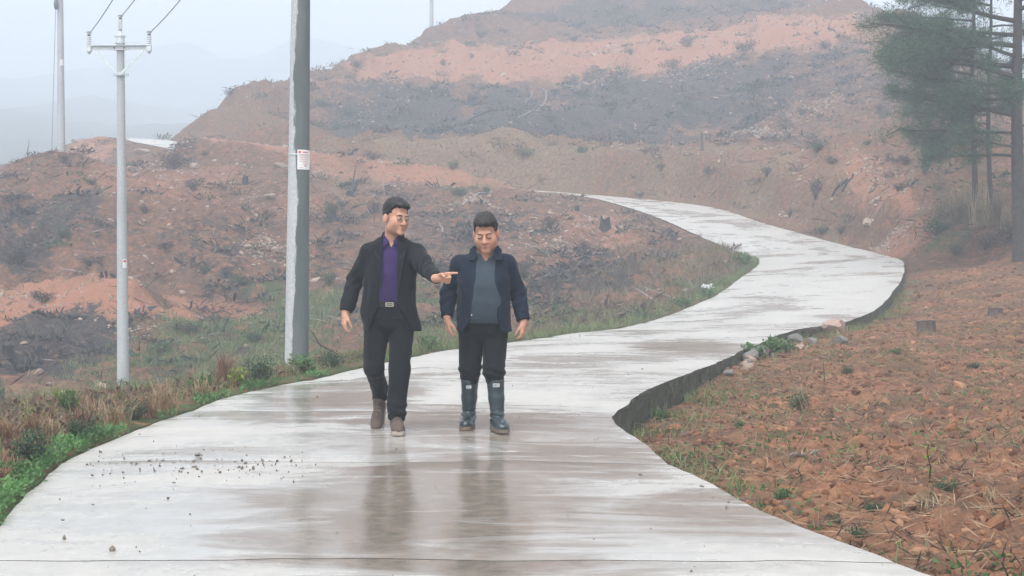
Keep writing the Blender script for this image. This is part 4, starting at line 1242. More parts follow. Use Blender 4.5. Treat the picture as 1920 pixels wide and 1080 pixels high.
# dead fern and straw tussocks along the left verge
def tussock(px, py, w, h, mat, n, label, seed, name='dead_fern', cat='dead fern', droop=.9, lean=1.1):
    p = on_ground(px, py); W = px_size(p, w); H = px_size(p, h); rng = np.random.default_rng(seed)
    g = Geo()
    P = np.stack([rng.normal(0, W * .13, n), rng.normal(0, W * .13, n), np.full(n, -.02)], -1)
    H *= 1.7; blades(g, P, H * rng.uniform(.55, 1.25, n), np.maximum(.010, H * .024) * rng.uniform(.7, 1.4, n), lean * rng.uniform(.3, 1.1, n) * W / H * .55, 0, seed, droop, 5)
    o = g.build(name, mat, loc=tuple(p))
    return tag(o, label, cat)
for i, a in enumerate([
  (325, 775, 110, 50, M_STRAW, 130, 'large drooping tussock of pale straw on the left verge'), (272, 782, 70, 36, M_RUST, 110, 'reddish dead fern left of the large straw tussock'), (425, 728, 60, 50, M_RUST, 140, 'tall reddish brown dead fern on the verge left of the thick pole'),
  (225, 800, 80, 40, M_STRAW, 110, 'straw tussock behind the bright green strip'), (150, 812, 80, 44, M_RUST, 120, 'reddish dead fern at the lower left verge'), (60, 820, 80, 40, M_RUST, 120, 'reddish dead fern near the left picture edge'), (95, 830, 60, 40, M_STRAW, 90, 'straw tussock near the left picture edge'),
  (10, 840, 60, 44, M_RUST, 110, 'brown dead fern at the left picture edge'), (390, 745, 50, 30, M_STRAW, 80, 'short straw tussock below the tall dead fern'), (20, 910, 60, 36, M_RUST, 90, 'brown dead fern low at the left picture edge'), (185, 790, 70, 34, M_STRAW, 90, 'flattened straw on the verge above the lower left ferns'),
  (355, 715, 60, 26, M_RUST, 90, 'brown dead fern on the far side of the verge'), (200, 760, 80, 20, M_RUST, 90, 'low brown fern patch below the slim pole')]):
    tussock(*a, 100 + i)
for i, a in enumerate([(1500, 850, 90, 18, M_STRAW, 60, 'flattened bundle of straw lying in the ploughed field'), (1745, 950, 110, 30, M_TAN, 44, 'straggly dry grass tuft in the front of the field'), (1600, 1000, 70, 22, M_TAN, 40, 'dry grass tuft at the field edge by the concrete'), (1500, 745, 40, 24, M_TAN, 50, 'small dry tuft in the middle of the field'), (1480, 1000, 50, 16, M_TAN, 34, 'thin dry tuft just beside the concrete edge'), (1860, 940, 50, 24, M_STRAW, 50, 'pale dead grass at the right front of the field')]):
    tussock(*a, 140 + i, name='dry_grass_tuft', cat='dry grass')
for i, (px, py, w, h) in enumerate([(1800, 420, 60, 66), (1835, 425, 70, 80), (1870, 420, 60, 70), (1815, 390, 60, 50), (1770, 400, 60, 40), (1890, 430, 50, 50)]):
    tussock(px, py, w, h * .55, M_TAN if i % 2 else M_DULL, 110, ['tall dry grass under the pines, leftmost clump', 'tallest dry grass clump under the pines', 'dry grass clump at the pine trunk', 'dry grass behind the tallest clump', 'low dry grass left of the pines', 'dry grass right of the pine trunk'][i], 160 + i, 'dry_grass_tuft', 'dry grass', .5, .5)
for i, (px, py, w, h) in enumerate([(200, 880, 60, 70), (80, 850, 40, 60), (130, 800, 40, 60), (15, 960, 30, 60), (1180, 370, 12, 14)][:4]):
    shrub(px, py, w, h, 't', ['bare twiggy stem on the lower left verge, nearest the concrete', 'bare twiggy stem near the left picture edge', 'bare twiggy stem among dead ferns', 'bare twig at the lower left corner'][i], i)

# seedlings in the field: a stem with separate leaves
def seedling(px, py, h, label, nl, seed, leafw=.05):
    p = on_ground(px, py); H = px_size(p, h); rng = np.random.default_rng(seed)
    root = empty('seedling', tuple(p), label, 'seedling', 'young seedlings in the field')
    g = Geo(); add_tube(g, [(0, 0, -.03), (.01, 0, H * .4), (-.01, .01, H * .75), (.0, 0, H)], [.006, .005, .004, .002], 5); g.build('stem', M_STEM, root)
    for k in range(nl):
        t = .25 + .75 * k / max(nl - 1, 1); a = k * 2.4 + seed
        D = np.array([[np.cos(a), np.sin(a), rng.uniform(.2, .9)]])
        g = Geo(); L = H * .26 * rng.uniform(.8, 1.2)
        d = D[0] / np.linalg.norm(D[0]); s = np.cross(d, [0, 0, 1]); s /= np.linalg.norm(s); up = np.cross(s, d)
        V = []
        for u, ww in ((0, .05), (.25, .8), (.55, 1), (.8, .6), (1, .02)):
            c = d * L * u - up * L * .25 * u * u
            V += [c - s * L * .28 * ww, c + up * -.02 * ww * L * 2, c + s * L * .28 * ww]
        F = [(3 * i + j, 3 * i + j + 1, 3 * i + j + 4, 3 * i + j + 3) for i in range(4) for j in range(2)]
        g.add(np.array(V), np.array(F)); g.build('leaf', M_LIME, root, loc=(0, 0, H * t))
seedling(1742, 905, 74, 'tall yellow green seedling at right in the front of the field', 8, 1)
seedling(1545, 722, 46, 'yellow green seedling in the middle of the field', 7, 2)
seedling(1885, 1100, 60, 'broad leaved seedling in the lower right corner', 5, 3)
seedling(1500, 905, 30, 'little seedling behind the bright weed in the front field', 4, 4)
seedling(1830, 845, 26, 'little seedling at the right edge of the field', 4, 5)

# ------------------------------------------------------------------ pines at the right
M_BARK = simple('pine_bark', (.055, .048, .045), .95, .4, 8, bump=.7, bscale=14)
M_NEEDLE = foliage('pine_needles', (.060, .125, .070), .4, .15)
def pine(px, py, hpx, r, label, seed, limbs, dense=1.0, depth=None, lean=0):
    p = on_ground(px, py) if depth is None else at(px, py, depth)
    if depth is not None: p[2] = float(height(p[0], p[1]))
    H = hpx; rng = np.random.default_rng(seed)
    root = empty('pine_tree', (p[0], p[1], p[2] - .1), label, 'tree', 'pines at the right edge')
    t = np.linspace(0, 1, 16)
    TP = np.stack([lean * t * H + .06 * np.sin(t * 7 + seed), .05 * np.cos(t * 5 + seed), t * H], -1)
    g = Geo(); add_tube(g, TP, r * (1 - .75 * t) + .25 * r * np.exp(-t * 40), 10); g.build('trunk', M_BARK, root)
    gb, gn = Geo(), Geo(); tips = []
    def tp(z): return np.array([np.interp(z, TP[:, 2], TP[:, k]) for k in range(3)])
    for (z, az, L, droop) in limbs:
        a = az; d = np.array([np.cos(a), np.sin(a), 0]); s0 = tp(z)
        u = np.linspace(0, 1, 9)[:, None]
        P = s0 + d * L * u + np.array([0, 0, 1]) * (L * (.12 * u - droop * u ** 1.5 + .22 * droop * u ** 4))
        P += np.cumsum(rng.normal(0, .02 * L, P.shape), 0) * u
        rb = max(.012, .020 * L) 
        add_tube(gb, P, np.linspace(rb, rb * .25, 9), 5, cap=False)
        for k in range(int(9 * L / 2.0) + 4):
            v = rng.uniform(.25, 1.0); i = min(int(v * 8), 7); w = v * 8 - i
            q = P[i] * (1 - w) + P[i + 1] * w
            sd = np.cross(d, [0, 0, 1]) * rng.choice([-1, 1]); l2 = L * rng.uniform(.18, .42) * (1.15 - v * .6)
            e = q + (d * rng.uniform(.2, .9) + sd * rng.uniform(.4, 1) + np.array([0, 0, rng.uniform(-.35, .35)])) * l2
            m = (q + e) / 2 + np.array([0, 0, -.04 * l2])
            add_tube(gb, [q, m, e], [rb * .35, rb * .25, rb * .12], 3, cap=False)
            for f in np.linspace(.35, 1.0, 4): tips.append((q * (1 - f) + e * f, e - q))
        tips.append((P[-1], d))
    T = np.array([a for a, b in tips]); D = np.array([b / (np.linalg.norm(b) + 1e-6) for a, b in tips])
    nn = int(32 * dense)
    TT = np.repeat(T, nn, 0) + rng.normal(0, .12, (len(T) * nn, 3)); DD = np.repeat(D, nn, 0) * .8 + rng.normal(0, .7, (len(T) * nn, 3)) + [0, 0, .1]
    leaves(gn, TT, .20 * rng.uniform(.7, 1.3, len(TT)), .016, 0, seed, D=DD)
    gb.build('branches', M_BARK, root); gn.build('needles', M_NEEDLE, root)
    return root
PI = math.pi
_rl = np.random.default_rng(5)
limbs = [(3.05, PI * .98, 2.7, .10), (3.3, PI * 1.12, 2.2, .05), (3.7, PI * .9, 2.9, .08), (4.2, PI * 1.02, 3.4, .03), (4.5, PI * 1.25, 2.6, .02), (4.7, PI * .8, 3.0, .0), (5.0, PI * 1.0, 3.7, -.02), (5.3, PI * 1.1, 3.9, -.03), (5.6, PI * .93, 4.0, -.05), (5.9, PI * 1.2, 3.2, -.05),
         (6.2, PI * 1.0, 4.2, -.03), (6.5, PI * .85, 3.4, -.05), (6.9, PI * 1.05, 4.0, -.06), (3.9, 0.2, 2.0, .0), (4.9, -.5, 2.2, 0), (5.8, .4, 2.2, -.05), (6.6, -.3, 2.4, -.05)]
limbs += [(7.2 + .28 * k, _rl.uniform(0, 2 * PI), max(.8, 3.6 - .13 * k), -.08) for k in range(18)]
pine(1913, 400, 13, .20, 'large pine with dark trunk at the right edge of the picture', 3, limbs, 1.0, 42.5, -.012)
limbs2 = [(2.6, PI * 1.0, 1.7, .12), (2.9, PI * .85, 1.8, .1), (3.3, PI * 1.1, 2.2, .05), (3.6, 0, 1.6, .0), (3.9, PI * .95, 2.4, .0), (4.2, PI * 1.2, 2.2, 0), (4.5, .4, 2.0, 0), (4.8, PI * 1.05, 2.6, -.02), (5.1, PI * .8, 2.3, -.02), (5.4, PI, 2.6, -.04), (5.8, -.4, 2.2, -.04), (6.1, PI * 1.1, 2.5, -.05), (6.5, PI * .9, 2.4, -.05), (6.9, PI, 2.2, -.06)]
limbs2 += [(7.2 + .3 * k, _rl.uniform(0, 2 * PI), max(.6, 2.2 - .15 * k), -.08) for k in range(9)]
pine(1826, 345, 10, .10, 'slender pine left of the large pine', 8, limbs2, 1.0, 47)
pine(1856, 350, 9.5, .09, 'slender pine between the large pine and the other slender one', 9, [(z + .3, a + .5, L * .9, d) for z, a, L, d in limbs2], .8, 49)

# ------------------------------------------------------------------ litter on the verge
p = on_ground(1327, 545); g = Geo()
V, F = ICO3[0].copy(), ICO3[1]
V *= 1 + .45 * fbm(V[:, 0] * 2.2, V[:, 1] * 2.2, V[:, 2] * 2.2, octaves=3, seed=4)[:, None]
g.add(V * [.17, .12, .08], F)
tag(g.build('plastic_bag', simple('white_plastic', (.66, .70, .72), .35, .1, 6), loc=(p[0], p[1], p[2] + .08)), 'crumpled white plastic bag on the grassy inner verge', 'plastic bag')

# ------------------------------------------------------------------ ground cover that nobody could count
def spread(n, xlo, xhi, ylo, yhi, seed, pw=1.0):
    rng = np.random.default_rng(seed)
    y = ylo + (yhi - ylo) * rng.uniform(0, 1, n) ** pw
    return rng.uniform(xlo, xhi, n), y, rng
def with_out(x, y):
    o, r, rz, w, s = road_query(x, y)
    return o, r
def stuffobj(g, name, mat):
    o = g.build(name, mat); tag(o, kind='stuff'); return o
# along the left edge: follow the edge polyline
def edge_points(E, sgn, s0, s1, n, lo, hi, seed, pw=1.0):
    rng = np.random.default_rng(seed)
    s = rng.uniform(s0, s1, n); o = lo + (hi - lo) * rng.uniform(0, 1, n) ** pw
    x = np.interp(s, SS, E[:, 0]); y = np.interp(s, SS, E[:, 1])
    tx = np.interp(s, SS, RT[:, 0]); ty = np.interp(s, SS, RT[:, 1])
    x = x + ty * o * sgn; y = y - tx * o * sgn
    return np.stack([x, y, height(x, y)], -1), s, o, rng
def s_of_y(v): return float(np.interp(v, RC[:400, 1], SS[:400]))
g = Geo()
P, s, o, rng = edge_points(RL, -1, s_of_y(4), s_of_y(19), 26000, -.05, .34, 1, 1.2)
keep = (fbm(P[:, 0] * 1.5, P[:, 1] * 1.5, octaves=3, seed=9) * .12 + .10 + .10 * fbm(P[:, 0] * .4, P[:, 1] * .4, octaves=2, seed=19) > o) ; P = P[keep]; P[:, 2] += rng.uniform(0, .05, len(P)) + .01
leaves(g, P, rng.uniform(.015, .045, len(P)), .016, 0, 3, .9)
stuffobj(g, 'verge_groundcover', M_MOSS)
g = Geo()
P, s, o, rng = edge_points(RL, -1, s_of_y(4), s_of_y(24), 9000, .2, 2.2, 2, 1.0)
blades(g, P, rng.uniform(.05, .22, len(P)), .008, rng.uniform(.2, 1.2, len(P)), 0, 5, .4)
stuffobj(g, 'verge_grass', M_GRASS)
g = Geo()
P, s, o, rng = edge_points(RL, -1, s_of_y(4), s_of_y(26), 13000, .3, 3.2, 3, 1.1)
blades(g, P, rng.uniform(.05, .26, len(P)), .010, rng.uniform(.6, 2.2, len(P)), 0, 6, .8)
stuffobj(g, 'verge_dead_litter', M_RUST)
g = Geo()
P, s, o, rng = edge_points(RL, -1, s_of_y(4), s_of_y(26), 8000, .3, 3.2, 33, 1.0)
leaves(g, P + [0, 0, .03], rng.uniform(.04, .12, len(P)), .04, 0, 6, .5)
stuffobj(g, 'verge_dead_leaves', M_BROWN)
g = Geo()
P, s, o, rng = edge_points(RL, -1, s_of_y(18), s_of_y(50), 13000, .02, 1.8, 4, 1.7)
blades(g, P, rng.uniform(.05, .24, len(P)), .012, rng.uniform(.2, .9, len(P)), 0, 7, .4)
stuffobj(g, 'bend_grass', M_GRASS)
g = Geo()
P, s, o, rng = edge_points(RL, -1, s_of_y(20), s_of_y(56), 9000, .3, 4.5, 5, 1.0)
blades(g, P, rng.uniform(.1, .5, len(P)), .016, rng.uniform(.2, 1.0, len(P)), 0, 8, .4)
stuffobj(g, 'bend_dry_grass', M_DULL)
g = Geo()
P, s, o, rng = edge_points(RR, 1, s_of_y(9), s_of_y(44), 5200, .02, .55, 36, 1.8)
k = fbm(P[:, 0] * .9, P[:, 1] * .9, octaves=3, seed=37) > -.05; P = P[k]
blades(g, P, rng.uniform(.04, .22, len(P)), .010, rng.uniform(.3, 1.3, len(P)), 0, 38, .5)
stuffobj(g, 'kerb_grass', M_GRASS)
g = Geo()
P, s, o, rng = edge_points(RR, 1, s_of_y(8), s_of_y(46), 1100, .02, .5, 39, 1.6)
S = rng.gamma(1.6, .007, (len(P), 1)) * rng.uniform(.6, 1.4, (len(P), 3)); scatter(g, P, ICO2, S, 0, .15, .4, 40)
stuffobj(g, 'kerb_rubble', simple('kerb_stone', (.13, .095, .075), .9, .4, 4))
# green dip on the left
x, y, rng = spread(60000, -20, 6, 27, 47, 8)
cov = np.array([0.0])
def gm(x, y, ch):
    j = np.clip(np.searchsorted(yy, y), 0, NY - 1); half = 5.5 + .47 * np.maximum(yy[j], 0)
    i = np.clip(np.searchsorted(uu, np.clip(x / half, -1, 1)), 0, NX - 1)
    return GM[j, i, ch]
o, r = with_out(x, y)
k = (rng.uniform(0, 1, len(x)) < gm(x, y, 1) * 1.2 + .06) & (o > .2) & ~r
x, y = x[k], y[k]
g = Geo(); P = np.stack([x, y, height(x, y)], -1)
blades(g, P, rng.uniform(.08, .38, len(P)), .018, rng.uniform(.3, 1.2, len(P)), 0, 9, .5)
stuffobj(g, 'dip_grass', M_GRASS)
# dry grass and burnt stubble on all slopes
def slope_scatter(n, seed, ch, base, right_only=None):
    x, y, rng = spread(n, -40, 45, 26, 135, seed, .8)
    x = x * (.15 + y / 125)
    o, r = with_out(x, y)
    w = base + (gm(x, y, ch) if ch is not None else 0)
    clump = sstep(-.2, .6, fbm(x * .5, y * .5, octaves=3, seed=seed))
    k = (rng.uniform(0, 1, n) < w * (.25 + clump)) & (o > .5) & ~(r & (y < 47 - .25 * x + 2))
    x, y = x[k], y[k]
    return np.stack([x, y, height(x, y)], -1), rng
g = Geo(); P, rng = slope_scatter(60000, 21, 2, .16)
blades(g, P, rng.uniform(.1, .55, len(P)) , .012 + P[:, 1] * .0004, rng.uniform(.3, 1.6, len(P)), 0, 10, .6, 2)
stuffobj(g, 'slope_dry_grass', M_DULL)
g = Geo(); P, rng = slope_scatter(60000, 22, 0, .14)
leaves(g, P, rng.uniform(.12, .5, len(P)), .035, 0, 11, .35)
stuffobj(g, 'burnt_brushwood', M_BURNT)
g = Geo(); P, rng = slope_scatter(26000, 23, None, .22)
D = rng.normal(0, 1, (len(P), 3)); D[:, 2] = np.abs(D[:, 2]) * .25
leaves(g, P + [0, 0, .03], rng.uniform(.3, 1.3, len(P)), .035, 0, 12, D=D)
stuffobj(g, 'scattered_twigs', M_STEM)
g = Geo(); P, rng = slope_scatter(9000, 26, None, .2)
D = rng.normal(0, 1, (len(P), 3)); D[:, 2] = np.abs(D[:, 2]) * .25
leaves(g, P + [0, 0, .05], rng.uniform(.3, 1.2, len(P)), .04, 0, 13, D=D)
stuffobj(g, 'bleached_twigs', MAT_GREYWOOD)
g = Geo(); P, rng = slope_scatter(36000, 24, 3, .14)
S = rng.uniform(.02, .08, (len(P), 1)) * rng.uniform(.6, 1.4, (len(P), 3)) * (1 + .006 * P[:, 1:2]); S[rng.uniform(0, 1, len(P)) < .05] *= 2.0
scatter(g, P, ICO1, S * [1, 1, .6], 0, .3, .6, 25)
o_ = g.build('slope_rubble', MAT_ROCK, smooth=False); tag(o_, kind='stuff')
# low scrub clumps too many to count
V_, Q_ = [], []
_r = np.random.default_rng(77)
gg = Geo(); _p = _r.normal(0, .30, (90, 3)) * [1, 1, .5]; _p[:, 2] = np.abs(_p[:, 2]); leaves(gg, _p, _r.uniform(.12, .4, 90), .022, 0, 78, .8)
CL = (np.concatenate(gg.v), np.concatenate(gg.f4))
for nm_, mt_, n_, ch_, b_, sd_ in (('dark_scrub', M_BURNT, 5200, 0, .10, 27), ('brown_scrub', M_BROWN, 5200, 2, .12, 28), ('green_scrub', M_GREEN, 2600, 1, .05, 29)):
    g = Geo(); P, rng = slope_scatter(n_, sd_, ch_, b_)
    S = rng.uniform(.25, .85, (len(P), 1)) * np.array([[1, 1, .75]]) * (1 + .003 * P[:, 1:2]); scatter(g, P, CL, S, 0, .3, .3, sd_ + 50)
    stuffobj(g, nm_, mt_)
# scree patches of broken stone
def scree(spots, seed):
    g = Geo(); rng = np.random.default_rng(seed)
    for px, py, rx, ry, n in spots:
        c = on_ground(px, py); a = on_ground(px, py - ry); wx = rx / FPX * c[1]; wy = max(abs(a[1] - c[1]), .5)
        x = c[0] + rng.normal(0, wx * .5, n); y = c[1] + rng.normal(0, wy * .5, n)
        P = np.stack([x, y, height(x, y)], -1)
        S = rng.uniform(.5, 1.6, (n, 1)) * rng.uniform(.5, 1.3, (n, 3)) * c[1] * .0009
        scatter(g, P, ICO1, S * [1, 1, .6], 0, .3, .7, seed + px)
    return g
o_ = scree([(1440, 255, 90, 22, 420), (1500, 215, 80, 20, 260), (1560, 190, 40, 14, 120), (500, 465, 70, 22, 300), (500, 375, 70, 30, 200), (1000, 440, 90, 40, 320), (1060, 470, 60, 26, 200), (900, 375, 90, 10, 160), (740, 352, 60, 12, 140), (590, 325, 60, 12, 150), (1100, 420, 80, 20, 160),
   (1290, 130, 60, 12, 160), (1100, 160, 80, 10, 160), (640, 380, 30, 20, 80), (1640, 330, 24, 50, 160), (1680, 440, 40, 20, 200), (300, 300, 90, 14, 120), (880, 500, 40, 30, 100), (1150, 440, 60, 20, 140), (60, 560, 80, 20, 150), (250, 620, 60, 20, 120), (1390, 670, 50, 12, 160), (1480, 650, 40, 6, 60)], 31).build('scree', MAT_ROCK, smooth=False); tag(o_, kind='stuff')
# clods on the field
x, y, rng = spread(34000, 0, 1, 4.2, 46, 40, 1.7)
x = .6 + x * (.43 * y + 2.5)
o, r = with_out(x, y); k = r & (o > .06) & (y < 46 - .25 * x); x, y, o = x[k], y[k], o[k]
P = np.stack([x, y, height(x, y)], -1)
S = rng.gamma(2.0, .0052, (len(P), 1)) * (1 + y[:, None] * .03) * rng.uniform(.7, 1.3, (len(P), 3))
g = Geo(); nr = y < 11.5; scatter(g, P[nr], ICO2, S[nr] * [1, 1, .8], 0, .13, .4, 41); scatter(g, P[~nr], ICO1, S[~nr] * [1, 1, .8], 0, .2, .4, 44)
big = rng.uniform(0, 1, len(P)) < .10
scatter(g, P[big], ICO2, S[big] * [1.15, 1.15, 1.0], 0, .16, .4, 42)
def clod_material():
    m = NM('soil_clods')
    n = m.noise(2.2, 4, .6); n2 = m.noise(45, 3)
    gi = m.n.new('ShaderNodeNewGeometry').outputs['Random Per Island']
    c = m.ramp(gi, [(0, (.080, .040, .026)), (.45, (.175, .080, .045)), (.8, (.28, .135, .073)), (1, (.36, .20, .125))])
    c = m.mix(m.ramp(n, [(.42, 0), (.62, .8)]), c, (.12, .078, .056))
    m.set(color=c, rough=.95, spec=.1); m.bump(n2, .6, .01)
    return m.m
o_ = g.build('soil_clods', clod_material(), smooth=False); tag(o_, kind='stuff')
# small weeds, roots and chaff on the field
x, y, rng = spread(20000, 0, 1, 4.2, 44, 43, 1.5); x = .7 + x * (.43 * y + 2)
o, r = with_out(x, y); cl = fbm(x * .9, y * .9, octaves=3, seed=44)
k = r & (o > .04) & (y < 45 - .25 * x) & (cl + rng.uniform(-.4, .4, len(x)) > .10 - .30 * (o < 1.3)); x, y = x[k], y[k]
P = np.stack([x, y, height(x, y)], -1); g = Geo()
blades(g, P, rng.uniform(.03, .15, len(P)), .009, rng.uniform(.4, 1.8, len(P)), 0, 45, .5)
stuffobj(g, 'field_weeds', M_GRASS)
x, y, rng = spread(16000, 0, 1, 4.2, 44, 46, 1.5); x = .7 + x * (.43 * y + 2)
o, r = with_out(x, y); k = r & (o > .04) & (y < 45 - .25 * x) & (fbm(x * .7, y * .7, octaves=3, seed=47) > -.25); x, y = x[k], y[k]
P = np.stack([x, y, height(x, y) + .015], -1); g = Geo()
D = rng.normal(0, 1, (len(P), 3)); D[:, 2] = np.abs(D[:, 2]) * .35
leaves(g, P, rng.uniform(.05, .22, len(P)), .006, 0, 48, D=D); stuffobj(g, 'field_chaff', M_STRAW)
g = Geo(); k = rng.uniform(0, 1, len(P)) < .5
D = rng.normal(0, 1, (len(P), 3)); D[:, 2] = np.abs(D[:, 2]) * .5
leaves(g, P[k][:, :] + [.13, .07, 0], rng.uniform(.04, .16, k.sum()), .009, 0, 49, D=D[k]); stuffobj(g, 'field_roots', M_STEM)
x, y, rng = spread(26000, 0, 1, 4.4, 30, 53, 1.6); x = .7 + x * (.43 * y + 1)
o, r = with_out(x, y); cl = fbm(x * .8 + 5, y * .8, octaves=3, seed=54)
k = r & (o > .02) & (cl + rng.uniform(-.3, .3, len(x)) > .38 - .28 * (o < 1.4)); x, y = x[k], y[k]
P = np.stack([x, y, height(x, y) + .01], -1); g = Geo(); leaves(g, P, rng.uniform(.02, .06, len(P)), .022, 0, 55, .7); stuffobj(g, 'field_herbs', M_WEED)
# grit on the concrete
x, y, rng = spread(500, -3.2, 1.6, 5, 30, 50, 1.4)
c_ = rng.normal(0, 1, (330, 2)) * [.42, .35] + [-1.9, 9.0]; c2 = rng.normal(0, 1, (120, 2)) * [.5, .12] + [-.35, 11.8]
x = np.concatenate([x, c_[:, 0], c2[:, 0]]); y = np.concatenate([y, c_[:, 1], c2[:, 1]])
o, r = with_out(x, y); k = o < -.08; x, y = x[k], y[k]
def road_z(x, y):
    j = np.argmin((x[:, None] - RC[None, :, 0]) ** 2 + (y[:, None] - RC[None, :, 1]) ** 2, 1)
    return RC[j, 2]
P = np.stack([x, y, road_z(x, y) + .016], -1)
g = Geo(); S = rng.gamma(1.6, .0021, (len(P), 1)) * rng.uniform(.6, 1.4, (len(P), 3)); scatter(g, P, ICO1, S, 0, .3, .3, 51)
stuffobj(g, 'road_grit', simple('grit', (.15, .125, .10), .9, .4, 30))
for i, (px, py, w) in enumerate([(117, 977, 10), (326, 907, 9), (372, 855, 16), (1316, 914, 11), (1365, 943, 9), (1200, 892, 12), (174, 948, 8), (1710, 1066, 8), (1065, 967, 6)]):
    d = 1.19 * FPX / (py - 500); P0 = at(px, py, d); r_ = w / FPX * d / 2
    o_ = link('pebble', RM['g'][i % 5]); o_.location = (P0[0], d, .022 + r_ * .3); o_.scale = (r_, r_, r_ * .7)
    tag(o_, ['pebble near the left picture edge on the concrete', 'pebble among the grit on the left of the slab', 'flat chip lying left of centre on the slab', 'pebble by the right slab edge in front', 'lone pebble in front right part of the slab', 'flat stone lying at the right slab edge', 'small pebble at the left of the slab near the grit', 'pebble near the lower right slab edge', 'tiny pebble right of the reflections'][i], 'pebble', 'pebbles on the concrete')

# ------------------------------------------------------------------ the two men: surfaces grown from distance fields
class Vol:
    def __init__(self, lo, hi, h):
        self.h = h; self.lo = np.array(lo, float)
        self.n = np.ceil((np.array(hi) - self.lo) / h).astype(int) + 1
        self.F = np.full(self.n, .12, np.float32)
    def _sl(self, lo, hi):
        a = np.clip(np.floor((np.array(lo) - self.lo) / self.h).astype(int), 0, self.n - 1)
        b = np.clip(np.ceil((np.array(hi) - self.lo) / self.h).astype(int) + 1, 1, self.n)
        ax = [(self.lo[k] + np.arange(a[k], b[k]) * self.h).astype(np.float32) for k in range(3)]
        return tuple(slice(a[k], b[k]) for k in range(3)), ax[0][:, None, None], ax[1][None, :, None], ax[2][None, None, :]
    def add(self, prim, k=.01):
        fn, lo, hi = prim
        m = k + .03
        s, X, Y, Z = self._sl(np.array(lo) - m, np.array(hi) + m)
        d = fn(X, Y, Z); f = self.F[s]
        if k > 0:
            hh = np.clip(.5 + .5 * (f - d) / k, 0, 1)
            self.F[s] = f * (1 - hh) + d * hh - k * hh * (1 - hh)
        else: self.F[s] = np.minimum(f, d)
        return self
    def cut(self, prim, k=.005):
        fn, lo, hi = prim
        s, X, Y, Z = self._sl(np.array(lo) - k - .02, np.array(hi) + k + .02)
        d = -fn(X, Y, Z); f = self.F[s]
        if k > 0:
            hh = np.clip(.5 - .5 * (f - d) / k, 0, 1)
            self.F[s] = f * (1 - hh) + d * hh + k * hh * (1 - hh)
        else: self.F[s] = np.maximum(f, d)
        return self
    def each(self, fn):
        s, X, Y, Z = self._sl(self.lo, self.lo + self.n * self.h)
        self.F[s] = fn(self.F[s], X, Y, Z); return self
    def mesh(self, smooth=1):
        F = self.F; pad = np.pad(F, 1, constant_values=.05); o = self.lo - self.h
        S = pad < 0; n = np.array(pad.shape) - 1
        c = np.zeros(n, np.int8)
        for dx in (0, 1):
            for dy in (0, 1):
                for dz in (0, 1):
                    c += S[dx:dx + n[0], dy:dy + n[1], dz:dz + n[2]]
        act = (c > 0) & (c < 8)
        ijk = np.argwhere(act); idx = np.full(n, -1, np.int64); idx[act] = np.arange(len(ijk))
        acc = np.zeros((len(ijk), 3)); cnt = np.zeros(len(ijk))
        corners = [(a, b, d) for a in (0, 1) for b in (0, 1) for d in (0, 1)]
        val = {q: pad[ijk[:, 0] + q[0], ijk[:, 1] + q[1], ijk[:, 2] + q[2]] for q in corners}
        for ax in range(3):
            for q in corners:
                if q[ax]: continue
                r = list(q); r[ax] = 1; r = tuple(r)
                a, b = val[q], val[r]; m = (a < 0) != (b < 0)
                t = np.where(m, a / np.where(m, a - b, 1), 0)
                p = np.tile(np.array(q, float), (len(ijk), 1)); p[:, ax] = t
                acc[m] += p[m]; cnt[m] += 1
        V = ijk + acc / np.maximum(cnt, 1)[:, None]
        Q = []
        for ax in range(3):
            u, w = (ax + 1) % 3, (ax + 2) % 3
            sl0 = [slice(None)] * 3; sl1 = [slice(None)] * 3; sl0[ax] = slice(0, -1); sl1[ax] = slice(1, None)
            A, B = S[tuple(sl0)], S[tuple(sl1)]
            e = np.argwhere(A != B)
            e = e[(e[:, u] > 0) & (e[:, w] > 0) & (e[:, u] < n[u]) & (e[:, w] < n[w])]
            fl = A[tuple(e.T)]
            def g(du, dw):
                q = e.copy(); q[:, u] -= du; q[:, w] -= dw; return idx[tuple(q.T)]
            f = np.stack([g(1, 1), g(0, 1), g(0, 0), g(1, 0)], -1)
            f[~fl] = f[~fl][:, ::-1]; Q.append(f)
        Q = np.concatenate(Q)
        V = o + V * self.h
        for _ in range(smooth):
            s = np.zeros_like(V); k = np.zeros(len(V))
            for a, b in ((0, 1), (1, 2), (2, 3), (3, 0)):
                np.add.at(s, Q[:, a], V[Q[:, b]]); np.add.at(s, Q[:, b], V[Q[:, a]]); np.add.at(k, Q[:, a], 1); np.add.at(k, Q[:, b], 1)
            V = V * .5 + .5 * s / np.maximum(k, 1)[:, None]
        return V, Q

